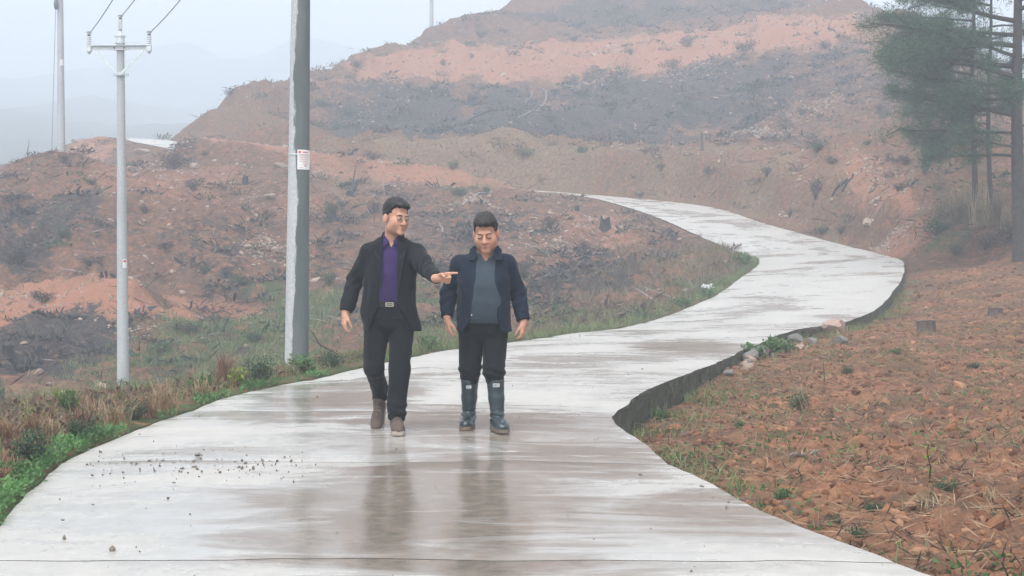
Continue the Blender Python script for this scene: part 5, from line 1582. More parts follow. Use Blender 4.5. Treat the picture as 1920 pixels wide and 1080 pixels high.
def sd_cap(a, b, ra, rb=None):
    a = np.array(a, float); b = np.array(b, float); rb = ra if rb is None else rb
    d = b - a; L2 = max(float(d @ d), 1e-9)
    def fn(X, Y, Z):
        t = np.clip(((X - a[0]) * d[0] + (Y - a[1]) * d[1] + (Z - a[2]) * d[2]) / L2, 0, 1)
        return np.sqrt((X - a[0] - t * d[0]) ** 2 + (Y - a[1] - t * d[1]) ** 2 + (Z - a[2] - t * d[2]) ** 2) - (ra + (rb - ra) * t)
    r = max(ra, rb)
    return fn, np.minimum(a, b) - r, np.maximum(a, b) + r
def sd_ell(c, r, M=None):
    """ellipsoid; M = 3x3 rotation (columns = local axes in world)"""
    c = np.array(c, float); r = np.array(r, float)
    def fn(X, Y, Z):
        x, y, z = X - c[0], Y - c[1], Z - c[2]
        if M is not None:
            x, y, z = (M[0, 0] * x + M[1, 0] * y + M[2, 0] * z, M[0, 1] * x + M[1, 1] * y + M[2, 1] * z, M[0, 2] * x + M[1, 2] * y + M[2, 2] * z)
        k0 = np.sqrt((x / r[0]) ** 2 + (y / r[1]) ** 2 + (z / r[2]) ** 2) + 1e-6
        k1 = np.sqrt((x / r[0] ** 2) ** 2 + (y / r[1] ** 2) ** 2 + (z / r[2] ** 2) ** 2) + 1e-6
        return k0 * (k0 - 1) / k1
    m = max(r)
    return fn, c - m, c + m
def sd_loft(rows, ex=2.3, off=0.0, cap=.01):
    """rows: (z, cx, cy, wx, wy) bottom to top -> upright body of elliptic sections"""
    A = np.array(rows, float)
    A = A[np.argsort(A[:, 0])]
    zz = np.linspace(A[0, 0], A[-1, 0], 60)
    sm = lambda v: np.interp(zz, A[:, 0], v)
    ker = np.array([1, 2, 3, 2, 1.]) / 9
    tb = [np.convolve(np.pad(sm(A[:, k]), 2, 'edge'), ker, 'valid') for k in range(1, 5)]
    z0, z1 = A[0, 0], A[-1, 0]
    def fn(X, Y, Z):
        cx, cy, wx, wy = [np.interp(Z, zz, v).astype(np.float32) for v in tb]
        wx = wx + off; wy = wy + off
        q = (np.abs((X - cx) / wx) ** ex + np.abs((Y - cy) / wy) ** ex) ** (1 / ex)
        d = (q - 1) * np.minimum(wx, wy)
        return np.maximum(d, np.maximum(z0 - Z, Z - z1))
    lo = (min(A[:, 1] - A[:, 3]) - off, min(A[:, 2] - A[:, 4]) - off, z0); hi = (max(A[:, 1] + A[:, 3]) + off, max(A[:, 2] + A[:, 4]) + off, z1)
    return fn, lo, hi
def sd_gap(rows, y0=-.6, y1=-.02, zmax=None):
    """open front: between left and right edges (z, xl, xr), from y0 back to y1"""
    A = np.array(sorted(rows), float)
    def fn(X, Y, Z):
        xl = np.interp(Z, A[:, 0], A[:, 1]); xr = np.interp(Z, A[:, 0], A[:, 2])
        return np.maximum(np.maximum(xl - X, X - xr), np.maximum(Y - y1, np.maximum(A[0, 0] - Z, Z - A[-1, 0])))
    return fn, (A[:, 1].min(), y0, A[0, 0]), (A[:, 2].max(), y1, A[-1, 0])

def rot3(yaw=0, pitch=0, roll=0):
    return np.array((Matrix.Rotation(yaw, 3, 'Z') @ Matrix.Rotation(pitch, 3, 'X') @ Matrix.Rotation(roll, 3, 'Y')))
def sd_half(p, n, r):
    """everything past the plane at p (towards n), within r of p"""
    p = np.array(p, float); n = np.array(n, float); n /= np.linalg.norm(n)
    def fn(X, Y, Z):
        q = (X - p[0]) * n[0] + (Y - p[1]) * n[1] + (Z - p[2]) * n[2]
        return np.maximum(-q, np.sqrt((X - p[0]) ** 2 + (Y - p[1]) ** 2 + (Z - p[2]) ** 2) - r)
    return fn, p - r, p + r
def folds(amp, f, seed, sz=.45):
    def fn(F, X, Y, Z):
        band = np.abs(F) < .03
        i = np.nonzero(band)
        X, Y, Z = [np.broadcast_to(a, F.shape)[i] for a in (X, Y, Z)]
        w = vnoise(X * 5, Y * 5, Z * 4, seed + 5) * .8
        n = vnoise(X * f + w, Y * f, Z * f * sz + w * 2, seed) + .5 * vnoise(X * f * 2.1, Y * f * 2.1, Z * f * 1.1 + w * 2, seed + 1)
        F = F.copy(); F[i] += (amp * n).astype(np.float32); return F
    return fn

def hand(v, w, d, n, s, sc_=1.0, curl=(.5, .55, .6, .7), thumb=(.35, .3), spread_=.05):
    """w wrist, d towards the fingers, n out of the palm, s towards the thumb/index side"""
    d, n, s = [np.array(a, float) for a in (d, n, s)]
    d /= np.linalg.norm(d); s = s - d * (s @ d); s /= np.linalg.norm(s); n = n - d * (n @ d) - s * (n @ s); n /= np.linalg.norm(n)
    w = np.array(w, float); L = sc_
    offs = (.030, .010, -.010, -.029); ln = (.072, .079, .073, .057); kn = (.088, .090, .085, .077)
    v.add(sd_cap(w - d * .03 * L, w + d * .02 * L, .026 * L, .027 * L), .02)
    for k in range(4):
        base = w + (d * kn[k] + s * offs[k]) * L
        v.add(sd_cap(w + (d * .015 + s * offs[k] * .55) * L, base, .0150 * L, .0125 * L), .014)
    for k in range(4):
        p = w + (d * kn[k] + s * offs[k]) * L; a = 0
        dd = d + s * spread_ * (1.5 - k)
        for seg, (fr, r0, r1) in enumerate(((.46, .0105, .0098), (.30, .0096, .0088), (.24, .0088, .0074))):
            a += curl[k] * (.8, 1.1, .8)[seg]
            q = p + (dd * math.cos(a) + n * math.sin(a)) * ln[k] * fr * L * 1.05
            v.add(sd_cap(p, q, r0 * L, r1 * L), .004); p = q
    p = w + (d * .025 + s * .024 + n * .008) * L
    t1 = s * math.cos(thumb[0]) * .60 + d * .80 + n * math.sin(thumb[0]); t1 /= np.linalg.norm(t1)
    q = p + t1 * .042 * L; v.add(sd_cap(p, q, .0155 * L, .0120 * L), .012)
    t2 = t1 * .75 + d * .5 + n * thumb[1] - s * thumb[1] * .6; t2 /= np.linalg.norm(t2)
    r = q + t2 * .032 * L; v.add(sd_cap(q, r, .0115 * L, .0105 * L), .004)
    t3 = t2 * .8 + n * thumb[1] * .4 + d * .3; t3 /= np.linalg.norm(t3)
    v.add(sd_cap(r, r + t3 * .024 * L, .0105 * L, .0085 * L), .004)

def head(v, c, M, k=1.0, fat=1.0, lid=.0095):
    """face looks along -y of M; c = point between the eyes inside the skull"""
    def P(x, y, z): return c + M @ np.array([x, y, z]) * k
    def E(p, r, kk=.012): v.add(sd_ell(P(*p), np.array(r) * k, M), kk)
    E((0, .016, .045), (.077, .096, .090), .0)
    E((0, -.022, -.050), (.064 * fat, .074, .070), .03)
    for s in (-1, 1):
        E((s * .041, -.050, -.036), (.032 * fat, .036, .038), .02)
        E((s * .044 * fat, -.016, -.072), (.022, .040, .028), .025)
        v.add(sd_ell(P(s * .080, .010, -.014), np.array((.011, .022, .034)) * k, M @ rot3(s * -.35)), .006)
    E((0, -.080, -.100), (.028 * fat, .022, .020), .015)
    v.add(sd_cap(P(-.034, -.081, .020), P(.034, -.081, .020), .013 * k), .015)
    for s in (-1, 1):
        v.cut(sd_ell(P(s * .033, -.113, -.002), np.array((.021, .021, .011)) * k, M), .014)
    v.add(sd_cap(P(0, -.090, .004), P(0, -.113, -.036), .0085 * k, .0135 * k), .010)
    for s in (-1, 1):
        v.add(sd_ell(P(s * .014, -.100, -.040), np.array((.010, .012, .009)) * k, M), .006)
        v.add(sd_ell(P(s * .032, -.090, -.003), np.array((.018, lid, .0105)) * k, M), .008)      # lids over the eyeballs
    v.cut(sd_cap(P(-.020, -.105, -.0735), P(.020, -.105, -.0735), .0042 * k), .005)
    v.add(sd_cap(P(-.015, -.0925, -.068), P(.015, -.0925, -.068), .0085 * k), .007)
    v.add(sd_cap(P(-.013, -.0905, -.080), P(.013, -.0905, -.080), .0085 * k), .007)

M_SKIN = None
def skin_mat(name, c, red):
    m = NM(name); n = m.noise(9, 4); n2 = m.noise(55, 3)
    col_ = m.ramp(n, [(.3, tuple(x * .88 for x in c)), (.7, tuple(min(1, x * 1.08) for x in c))])
    col_ = m.mix(m.math('MULTIPLY', n2, .35), col_, red)
    m.set(color=col_, rough=.58, spec=.25, sss=.08)
    m.b.inputs['Subsurface Radius'].default_value = (.012, .005, .003)
    m.bump(n2, .08, .002)
    return m.m
SKIN_A = skin_mat('skin_light', (.52, .30, .215), (.48, .21, .15))
SKIN_B = skin_mat('skin_ruddy', (.50, .275, .20), (.46, .185, .135))
def cloth(name, c, scale=60, rough=.85, sheen=.25, var=.18):
    m = NM(name); n = m.noise(scale, 3); n2 = m.noise(4, 4)
    k = m.ramp(n2, [(.3, tuple(x * (1 - var) for x in c)), (.7, tuple(x * (1 + var) for x in c))])
    m.set(color=k, rough=rough, spec=.15, sheen=sheen * .2)
    m.bump(m.math('ADD', m.math('MULTIPLY', n, .6), m.math('MULTIPLY', m.noise(11, 4), 1.3)), .6, .012)
    return m.m
M_COAT = cloth('black_wool', (.0115, .0135, .0165))
M_TROUA = cloth('black_trouser_cloth', (.0085, .0095, .0115), 90)
M_PURPLE = cloth('purple_cotton', (.038, .023, .088), 90)
M_NAVY = cloth('navy_jacket_cloth', (.0095, .0165, .032), 90)
M_SWEAT = cloth('slate_knit', (.040, .056, .074), 120)
M_TROUB = cloth('dark_trouser_cloth', (.0095, .0105, .012), 90)
M_GREYCOLLAR = cloth('grey_collar', (.16, .165, .16), 90)
M_HAIR = NM('black_hair'); _n = M_HAIR.noise(120, 3, vec=M_HAIR.mapping((1, .15, .6))); M_HAIR.set(color=M_HAIR.ramp(_n, [(.3, (.006, .006, .007)), (.7, (.022, .020, .020))]), rough=.5, spec=.4); M_HAIR.bump(_n, .6, .004); M_HAIR = M_HAIR.m
M_HAIRB = NM('dark_brown_hair'); _n = M_HAIRB.noise(120, 3, vec=M_HAIRB.mapping((.6, .15, 1))); M_HAIRB.set(color=M_HAIRB.ramp(_n, [(.3, (.010, .008, .008)), (.7, (.030, .024, .022))]), rough=.55, spec=.35); M_HAIRB.bump(_n, .6, .004); M_HAIRB = M_HAIRB.m
M_BROW = simple('eyebrow_hair', (.03, .022, .018), .8, .2, 50)
M_LIP = simple('lips', (.30, .115, .095), .45, .12, 30)
M_EYEW = simple('eye_white', (.55, .52, .50), .3, .05, 10)
M_IRIS = simple('dark_iris', (.018, .012, .010), .15, .1, 10)
M_SUEDE = simple('brown_suede', (.105, .080, .070), .9, .25, 18, bump=.3)
M_SOLE = simple('shoe_sole', (.34, .30, .26), .8, .2, 20)
M_LACE = simple('shoe_lace', (.22, .16, .145), .9, .2, 40)
M_RUBBER = NM('wet_rubber'); _n = M_RUBBER.noise(6, 4); M_RUBBER.set(color=M_RUBBER.ramp(_n, [(.3, (.018, .030, .037)), (.7, (.036, .054, .065))]), rough=.28, spec=.55); M_RUBBER = M_RUBBER.m
M_BSOLE = simple('boot_sole', (.16, .125, .095), .7, .25, 16)
M_METAL = simple('buckle_metal', (.60, .58, .50), .3, .1, 20, metal=.9)
M_BELT = simple('black_belt', (.012, .012, .014), .4, .1, 20)
M_GLASS = NM('lens_glass'); M_GLASS.set(color=(.9, .93, .95), rough=.05, trans=.95, ior=1.2, alpha=.35); M_GLASS = M_GLASS.m
M_RIM = simple('spectacle_rim', (.30, .27, .25), .3, .1, 20, metal=.6)

def part(vq, name, mat, root, smooth=True):
    g = Geo(); g.add(*vq); return g.build(name, mat, root)

def face_parts(root, c, M, k, down=False):
    def P(x, y, z): return c + M @ np.array([x, y, z]) * k
    for s in (-1, 1):
        g = Geo(); add_tube(g, [P(s * .014, -.1005, .0155), P(s * .024, -.1005, .0205), P(s * .038, -.0945, .0215), P(s * .050, -.082, .016)], np.array([.0020, .0030, .0027, .0012]) * k, 6)
        g.build('eyebrow', M_BROW, root)
        g = Geo(); V, F = ICO2
        if not down:
            g.add((V * np.array([.0135, .0050, .0040]) * k) @ M.T + P(s * .0325, -.0970, -.003), F)
            e = g.build('eye', M_EYEW, root)
            g = Geo(); g.add((V * np.array([.0052, .0035, .0044]) * k) @ M.T + P(s * .0325 + .002, -.1000, -.0026), F); g.build('iris', M_IRIS, e)
            g = Geo(); add_tube(g, [P(s * .018, -.0985, -.002), P(s * .027, -.1022, .0014), P(s * .038, -.1002, .0012), P(s * .048, -.0915, -.003)], np.array([.0010, .0018, .0019, .0012]) * k, 5); g.build('eyelid', M_BROW, e)
        else:
            add_tube(g, [P(s * .017, -.0975, -.006), P(s * .027, -.0995, -.0095), P(s * .039, -.0975, -.009), P(s * .048, -.089, -.005)], np.array([.0012, .0026, .0026, .0012]) * k, 6)
            g.build('eye', M_IRIS, root)
    g = Geo(); add_tube(g, [P(-.026, -.0895, -.0730), P(-.012, -.0980, -.0700), P(0, -.1000, -.0705), P(.012, -.0980, -.0700), P(.026, -.0895, -.0730)], np.array([.0010, .0030, .0030, .0030, .0010]) * k, 8)
    add_tube(g, [P(-.024, -.0895, -.0755), P(-.011, -.0960, -.0785), P(0, -.0975, -.0795), P(.011, -.0960, -.0785), P(.024, -.0895, -.0755)], np.array([.0010, .0033, .0040, .0033, .0010]) * k, 8)
    g.build('lips', M_LIP, root)

def hair(c, M, k, line, top, fat=1.0, h=.004):
    Mi = M.T
    v = Vol(c - .16 * k, c + np.array([.16, .16, .20]) * k, h)
    v.F[:] = .1
    def P(x, y, z): return c + M @ np.array([x, y, z]) * k
    v.add(sd_ell(P(0, .019, .047), np.array((.0835, .1025, .098)) * k, M), 0)
    for p, r in top: v.add(sd_ell(P(*p), np.array(r) * k, M), .02)
    ly = np.array([a for a, b in line]); lz = np.array([b for a, b in line])
    def f(F, X, Y, Z):
        x, y, z = (X - c[0]) / k, (Y - c[1]) / k, (Z - c[2]) / k
        xl = Mi[0, 0] * x + Mi[0, 1] * y + Mi[0, 2] * z; yl = Mi[1, 0] * x + Mi[1, 1] * y + Mi[1, 2] * z; zl = Mi[2, 0] * x + Mi[2, 1] * y + Mi[2, 2] * z
        n = vnoise(xl * 75, yl * 28, zl * 40, 3) * .0065 + vnoise(xl * 160, yl * 60, zl * 60, 4) * .004
        return np.maximum(F, (np.interp(yl, ly, lz) - zl + n) * k) + n * .6
    v.each(f)
    return v.mesh(1)

def shoe(root, T, k=1.0, toe_out=0.0):
    """shoe pointing along -y; T = 4x4 placing the ankle-ground point"""
    v = Vol((-.08, -.22, -.01), (.08, .12, .16), .005)
    v.add(sd_ell((0, -.115, .040), (.046, .075, .038)), 0)
    v.add(sd_ell((0, -.04, .050), (.043, .085, .045)), .03).add(sd_ell((0, .045, .055), (.040, .050, .055)), .03)
    v.add(sd_cap((0, .035, .08), (0, .045, .125), .043, .040), .02).add(sd_cap((0, -.03, .085), (0, .01, .115), .026, .030), .02)
    v.each(lambda F, X, Y, Z: np.maximum(F, .018 - Z))
    V, Q = v.mesh(1)
    def tr(V): return (np.c_[V * k, np.ones(len(V))] @ np.array(T).T)[:, :3]
    o = part((tr(V), Q), 'shoe', M_SUEDE, root)
    rows = [(-.185, .020), (-.165, .038), (-.12, .049), (-.05, .045), (.02, .041), (.07, .038), (.092, .022)]
    _r = catmull([np.array(q) for q in rows], 4); top = [(-w, y) for y, w in _r] + [(w, y) for y, w in _r[::-1]]
    n = len(top)
    g = Geo(); Vs = np.array([[x * f, y, z] for z, f in ((0, .95), (.006, 1.0), (.024, 1.0), (.027, .93)) for x, y in top])
    Vs[:, 2] += np.maximum(0, -Vs[:, 1] - .14) * .12
    F = [(r * n + i, r * n + (i + 1) % n, (r + 1) * n + (i + 1) % n, (r + 1) * n + i) for r in range(3) for i in range(n)]
    g.add(tr(Vs), F)
    for r in (0, 3):
        ring = Vs[r * n:(r + 1) * n]; g.add(tr(np.vstack([ring, ring.mean(0)])), [(i, (i + 1) % n, n) for i in range(n)])
    g.build('sole', M_SOLE, o, smooth=False)
    g = Geo()
    for q in range(4):
        y = -.080 + .024 * q; z = (.088, .106, .117, .124)[q]
        add_tube(g, tr(np.array([(-.026, y + .006, z - .015), (0, y, z + .002), (.026, y + .004, z - .015)])), .0045, 5)
    g.build('laces', M_LACE, o)
    return o
def Tm(x, y, z, yaw=0, pitch=0): return Matrix.Translation((x, y, z)) @ Matrix.Rotation(yaw, 4, 'Z') @ Matrix.Rotation(pitch, 4, 'X')

def leg_field(v, pts, k=.02):
    for (a, ra), (b, rb) in zip(pts[:-1], pts[1:]): v.add(sd_cap(a, b, ra, rb), k)

# ============================================================ man in black, pointing
def man_black(loc):
    root = empty('person', loc, 'man in black open coat and purple shirt walking, left arm stretched out to point', 'person')
    hc = np.array([.052, -.045, 1.585]); HM = rot3(R(38), R(7), R(3)); hk = 1.06
    # joints
    shL, elL, wrL = np.array([-.150, .015, 1.318]), np.array([-.262, .06, 1.115]), np.array([-.318, -.02, .885])
    shR, elR, wrR = np.array([.185, .0, 1.318]), np.array([.300, -.21, 1.195]), np.array([.372, -.455, 1.137])
    hipL, knL, anL = np.array([-.100, .02, .86]), np.array([-.112, -.03, .475]), np.array([-.098, .29, .215])
    hipR, knR, anR = np.array([.108, .02, .86]), np.array([.082, -.085, .47]), np.array([.060, -.115, .10])
    v = Vol((-.42, -.62, -.0), (.58, .46, 1.78), .0055)
    head(v, hc, HM, hk, .96)
    v.add(sd_cap(hc + HM @ np.array([0, .028, -.07]), (.018, .02, 1.36), .054, .064), .03)
    v.add(sd_loft([(.82, 0, .01, .14, .09), (1.0, 0, 0, .14, .09), (1.25, .01, 0, .15, .095), (1.38, .015, .01, .12, .07)]), .03)
    for a, b, c in ((shL, elL, wrL), (shR, elR, wrR)):
        v.add(sd_cap(a, b, .045, .038), .03); v.add(sd_cap(b, c, .038, .027), .02)
    for h_, k_, a_ in ((hipL, knL, anL), (hipR, knR, anR)):
        v.add(sd_cap(h_, k_, .065, .045), .03); v.add(sd_cap(k_, a_ + ([0, -.055, .10] if a_ is anL else [0, 0, .05]), .042, .030), .02)
    hand(v, wrL + [-.006, -.008, -.012], (-.10, -.15, -1), (.75, .5, 0), (.45, -.85, 0), .90, (.45, .55, .6, .65), (.35, .35), .02)
    hand(v, wrR + [.012, -.012, .004], (.92, -.36, .06), (.05, -.75, -.62), (.1, -.35, .85), .98, (.10, 1.25, 1.35, 1.35), (.8, .9), .02)
    part(v.mesh(1), 'body', SKIN_A, root)
    face_parts(root, hc, HM, hk)
    part(hair(hc, HM, hk, [(-.12, .082), (-.075, .074), (-.052, .062), (-.036, .030), (-.020, .018), (.0, .012), (.014, .010), (.03, -.045), (.08, -.072), (.13, -.080)],
              [((-.005, -.015, .084), (.069, .086, .046)), ((.016, -.056, .080), (.048, .040, .027))]), 'hair', M_HAIR, root)
    def P(x, y, z): return hc + HM @ np.array([x, y, z]) * hk
    gl = Geo()
    for s in (-1, 1):
        th = np.linspace(0, 2 * np.pi, 17)
        add_tube(gl, [P(s * .033 + .024 * math.cos(t), -.1165 + .006 * abs(math.cos(t)) + .004, -.006 + .0165 * math.sin(t)) for t in th], .0013, 5, cap=False)
        add_tube(gl, [P(s * .057, -.108, -.001), P(s * .078, -.07, .002), P(s * .086, .0, .004)], .0014, 5)
    add_tube(gl, [P(-.009, -.114, -.002), P(0, -.117, .000), P(.009, -.114, -.002)], .0013, 5)
    so = gl.build('spectacles', M_RIM, root)
    for s in (-1, 1):
        th = np.linspace(0, 2 * np.pi, 16, endpoint=False)
        g = Geo(); g.add(np.array([P(s * .033 + .0235 * math.cos(t), -.1125, -.006 + .016 * math.sin(t)) for t in th] + [P(s * .033, -.1135, -.006)]), [(i, (i + 1) % 16, 16) for i in range(16)])
        g.build('lens', M_GLASS, so)
    # shirt
    v = Vol((-.24, -.22, .86), (.26, .2, 1.50), .006)
    v.add(sd_loft([(.925, .0, .0, .140, .098), (.965, .0, -.002, .152, .114), (1.03, .0, -.006, .156, .122), (1.15, .008, -.008, .160, .122), (1.30, .012, .0, .165, .112), (1.385, .016, .012, .120, .085), (1.42, .020, .012, .074, .074)]), 0)
    v.each(folds(.006, 12, 3))
    v.each(lambda F, X, Y, Z: F + .003 * np.exp(-((X - .008) / .004) ** 2) * (Y < 0))        # button placket seam
    v.add(sd_loft([(1.395, .020, .012, .076, .078), (1.455, .024, .016, .070, .068)]), .008)
    v.cut(sd_gap([(1.365, .018, .022), (1.40, .004, .038), (1.47, -.030, .075)], -.2, -.01), .003)
    v.cut(sd_loft([(1.41, .020, .012, .066, .066), (1.50, .026, .012, .064, .060)]), .003)
    sh = part(v.mesh(1), 'shirt', M_PURPLE, root)
    for s in (-1, 1):      # collar points
        a = np.array([.021 + s * .014, -.088, 1.405]); b = np.array([.021 + s * .062, -.030, 1.462]); c = np.array([.021 + s * .050, -.104, 1.372])
        g = Geo(); nn = np.array([0, -.006, .002]); g.add(np.array([a, b, c, a + nn, b + nn, c + nn]), [(0, 1, 2), (3, 5, 4)]); g.add(np.array([a, b, c, a + nn, b + nn, c + nn]), [(0, 3, 4, 1), (1, 4, 5, 2), (2, 5, 3, 0)])
        g.build('collar', M_PURPLE, sh, smooth=False)
    for q in range(5):
        g = Geo(); V, F = ICO1; g.add(V * [.005, .003, .005] + [.010, -.130 + .004 * abs(q - 1.5), 1.32 - .085 * q], F); g.build('button', simple('purple_button', (.03, .015, .08), .3) if q == 0 else bpy.data.materials['purple_button'], sh)
    # trousers
    v = Vol((-.28, -.30, .05), (.28, .48, .98), .006)
    v.add(sd_loft([(.84, .003, .008, .178, .118), (.90, .0, .004, .168, .120), (.955, .0, .0, .158, .118)]), 0).add(sd_ell((.003, .01, .82), (.182, .120, .11)), .02)
    leg_field(v, [(hipL, .096), (knL, .074), (anL + [0, -.055, .10], .062), (anL + [.004, -.010, .035], .060)], .02)
    leg_field(v, [(hipR, .096), (knR, .075), (anR + [.004, 0, .10], .066), (anR + [.006, .004, -.015], .066)], .02)
    v.cut(sd_cap((.000, -.0, .66), (-.010, .05, .3), .006, .016), .03)
    # gathers above the shoes
    def gath(F, X, Y, Z):
        r = np.hypot(X - anR[0], Y - anR[1]); r2 = np.sqrt((X - anL[0]) ** 2 + (Y - anL[1]) ** 2 + (Z - anL[2]) ** 2)
        return F + .007 * np.sin(Z * 95 + X * 25) * np.exp(-((Z - .15) / .07) ** 2) * (X > 0) + .007 * np.sin(Z * 90 + Y * 60) * np.exp(-(r2 / .14) ** 2) * (X < 0)
    v.each(gath); v.each(folds(.011, 9, 11, .35))
    v.each(lambda F, X, Y, Z: np.where((X > 0), np.maximum(F, .115 - .60 * (Y - anR[1]) - Z), F))
    part(v.mesh(1), 'trousers', M_TROUA, root)
    g = Geo(); th = np.linspace(0, 2 * np.pi, 40, endpoint=False)
    V = np.array([[.166 * math.cos(t), .001 + .122 * math.sin(t), z] for z in (.925, .965) for t in th]); g.add(V, [(i, (i + 1) % 40, 40 + (i + 1) % 40, 40 + i) for i in range(40)])
    V2 = V * [.96, .96, 1]; g.add(V2, [(i, (i + 1) % 40, 40 + (i + 1) % 40, 40 + i) for i in range(40)])
    be = g.build('belt', M_BELT, root)
    g = Geo()
    for z in (-.012, .0, .012)[0::2]: add_box(g, (.012, -.128, .945 + z), (.056, .008, .006))
    add_box(g, (.012, -.127, .945), (.040, .006, .004))
    for x in (-.026, .026): add_box(g, (.012 + x, -.127, .945), (.006, .008, .026))
    g.build('buckle', M_METAL, be, smooth=False)
    # coat
    CB = [(.745, .018, .03, .222, .150), (.85, .010, .02, .216, .148), (.96, .002, .01, .203, .142), (1.10, .006, .005, .190, .138), (1.25, .014, .004, .188, .134), (1.34, .016, .008, .188, .118), (1.395, .020, .012, .150, .098), (1.43, .024, .018, .090, .085)]
    v = Vol((-.46, -.56, .72), (.52, .26, 1.52), .0065)
    v.add(sd_loft(CB), 0)
    v.add(sd_cap((.0, .02, 1.40), shL + [.0, 0, .008], .050, .068), .03).add(sd_cap(shL, elL, .074, .062), .03).add(sd_cap(elL, wrL + [-.004, -.004, -.01], .064, .050), .012)
    v.add(sd_cap((.04, .02, 1.40), shR + [.0, 0, .008], .050, .068), .03).add(sd_cap(shR, elR, .076, .064), .03).add(sd_cap(elR, wrR + [.012, -.02, .0], .066, .048), .012)
    # stand collar
    v.add(sd_loft([(1.38, .022, .018, .088, .090), (1.44, .026, .024, .084, .080), (1.487, .030, .032, .078, .070)]), .012)
    def sleeve(F, X, Y, Z):
        r = np.sqrt((X - elL[0]) ** 2 + (Y - elL[1]) ** 2 + (Z - elL[2]) ** 2); r2 = np.sqrt((X - elR[0]) ** 2 + (Y - elR[1]) ** 2 + (Z - elR[2]) ** 2)
        return F + .006 * np.sin(Z * 80 - X * 60) * np.exp(-(r / .10) ** 2) + .006 * np.sin(X * 95 - Y * 60) * np.exp(-(r2 / .11) ** 2)
    v.each(sleeve); v.each(folds(.011, 8, 21, .5))
    v.cut(sd_gap([(.70, -.150, .185), (.76, -.142, .172), (.95, -.068, .068), (1.15, -.056, .072), (1.36, -.050, .080), (1.44, -.044, .086), (1.55, -.040, .088)], -.3, -.006), .006)
    v.cut(sd_loft([(1.40, .022, .012, .072, .076), (1.55, .032, .024, .070, .062)]), .003)
    v.cut(sd_half(wrL + [.0, .0, .006], wrL - elL, .09), .004); v.cut(sd_half(wrR + [-.004, .012, .0], wrR - elR, .09), .004)
    ct = part(v.mesh(1), 'coat', M_COAT, root)
    for s in (-1, 1):       # lapels folded back from the open front
        x0 = .014 + s * .066
        pts = [(x0 - s * .004, -.100, 1.425), (x0 + s * .055, -.094, 1.375), (x0 + s * .044, -.130, 1.30), (x0 + s * .018, -.146, 1.16), (x0 - s * .002, -.148, 1.06)]
        inn = [(x0 - s * .012, -.098, 1.40), (x0 - s * .008, -.116, 1.36), (x0 - s * .010, -.132, 1.27), (x0 - s * .010, -.142, 1.16), (x0 - s * .006, -.147, 1.06)]
        g = Geo(); A = np.array(pts); B = np.array(inn); n_ = len(A); off = np.array([0, -.009, 0])
        VV = np.concatenate([A, B, A + off, B + off]); F = []
        for i in range(n_ - 1):
            F += [(i, i + 1, n_ + i + 1, n_ + i), (2 * n_ + i, 3 * n_ + i, 3 * n_ + i + 1, 2 * n_ + i + 1), (i, 2 * n_ + i, 2 * n_ + i + 1, i + 1), (n_ + i, n_ + i + 1, 3 * n_ + i + 1, 3 * n_ + i)]
        g.add(VV, F); g.build('lapel', M_COAT, ct, smooth=False)
    shoe(root, Tm(-.098, .325, .095, R(-6), R(42)), 1.06)
    shoe(root, Tm(.064, -.095, 0, R(8)), 1.10)
    return root

# ============================================================ shorter man in rubber boots
def boot(root, ank, top, toe_yaw, label):
    """ank: ground point below the ankle, top: centre of the shaft top"""
    ank = np.array(ank); top = np.array(top)
    lo = np.minimum(ank, top) - [.14, .26, .02]; hi = np.maximum(ank, top) + [.14, .14, .04]
    v = Vol(lo, hi, .0055)
    f = np.array([math.sin(toe_yaw), -math.cos(toe_yaw), 0])
    A = ank + [0, 0, .10]
    v.add(sd_cap(A, A * .5 + top * .5, .050, .057), 0).add(sd_cap(A * .5 + top * .5, top, .057, .067), .02)
    v.add(sd_cap(ank + [0, 0, .045] - f * .045, ank + [0, 0, .05] + f * .05, .043, .044), .03)
    v.add(sd_ell(ank + f * .125 + [0, 0, .042], (.050, .058, .040)), .03); v.add(sd_cap(ank + [0, 0, .075], ank + f * .06 + [0, 0, .06], .045, .042), .03)
    def wr(F, X, Y, Z):     # rubber buckles round the ankle
        z = Z - ank[2]
        return F + .0075 * np.sin(z * 150 + X * 40 + 14 * vnoise(X * 9 + Y * 0 + Z * 0, Y * 9 + X * 0 + Z * 0, Z * 9 + X * 0 + Y * 0, 4)) * np.exp(-((z - .105) / .042) ** 2) + .003 * np.exp(-((Z - top[2] + .012) / .006) ** 2) * -1
    v.each(wr)
    v.each(lambda F, X, Y, Z: np.maximum(np.maximum(F, ank[2] + .022 - Z), Z - top[2]))
    o = part(v.mesh(1), 'rubber_boot', M_RUBBER, root)
    rows = [(-.092, .024), (-.07, .040), (-.02, .043), (.05, .045), (.12, .053), (.165, .040), (.187, .018)]
    rows = catmull([np.array(q) for q in rows], 4)
    s_ = np.array([math.cos(toe_yaw), math.sin(toe_yaw), 0])
    out = [ank + f * y - s_ * w for y, w in rows] + [ank + f * y + s_ * w for y, w in rows[::-1]]; n = len(out)
    VV = np.array([p + [0, 0, z] for z in (0, .006, .030) for p in out]); VV[:n] = (VV[:n] - ank) * [.96, .96, 1] + ank
    g = Geo(); g.add(VV, [(r * n + i, r * n + (i + 1) % n, (r + 1) * n + (i + 1) % n, (r + 1) * n + i) for r in range(2) for i in range(n)])
    for r in (0, 2): ring = VV[r * n:(r + 1) * n]; g.add(np.vstack([ring, ring.mean(0)]), [(i, (i + 1) % n, n) for i in range(n)])
    g.build('sole', M_BSOLE, o, smooth=False)
    return o
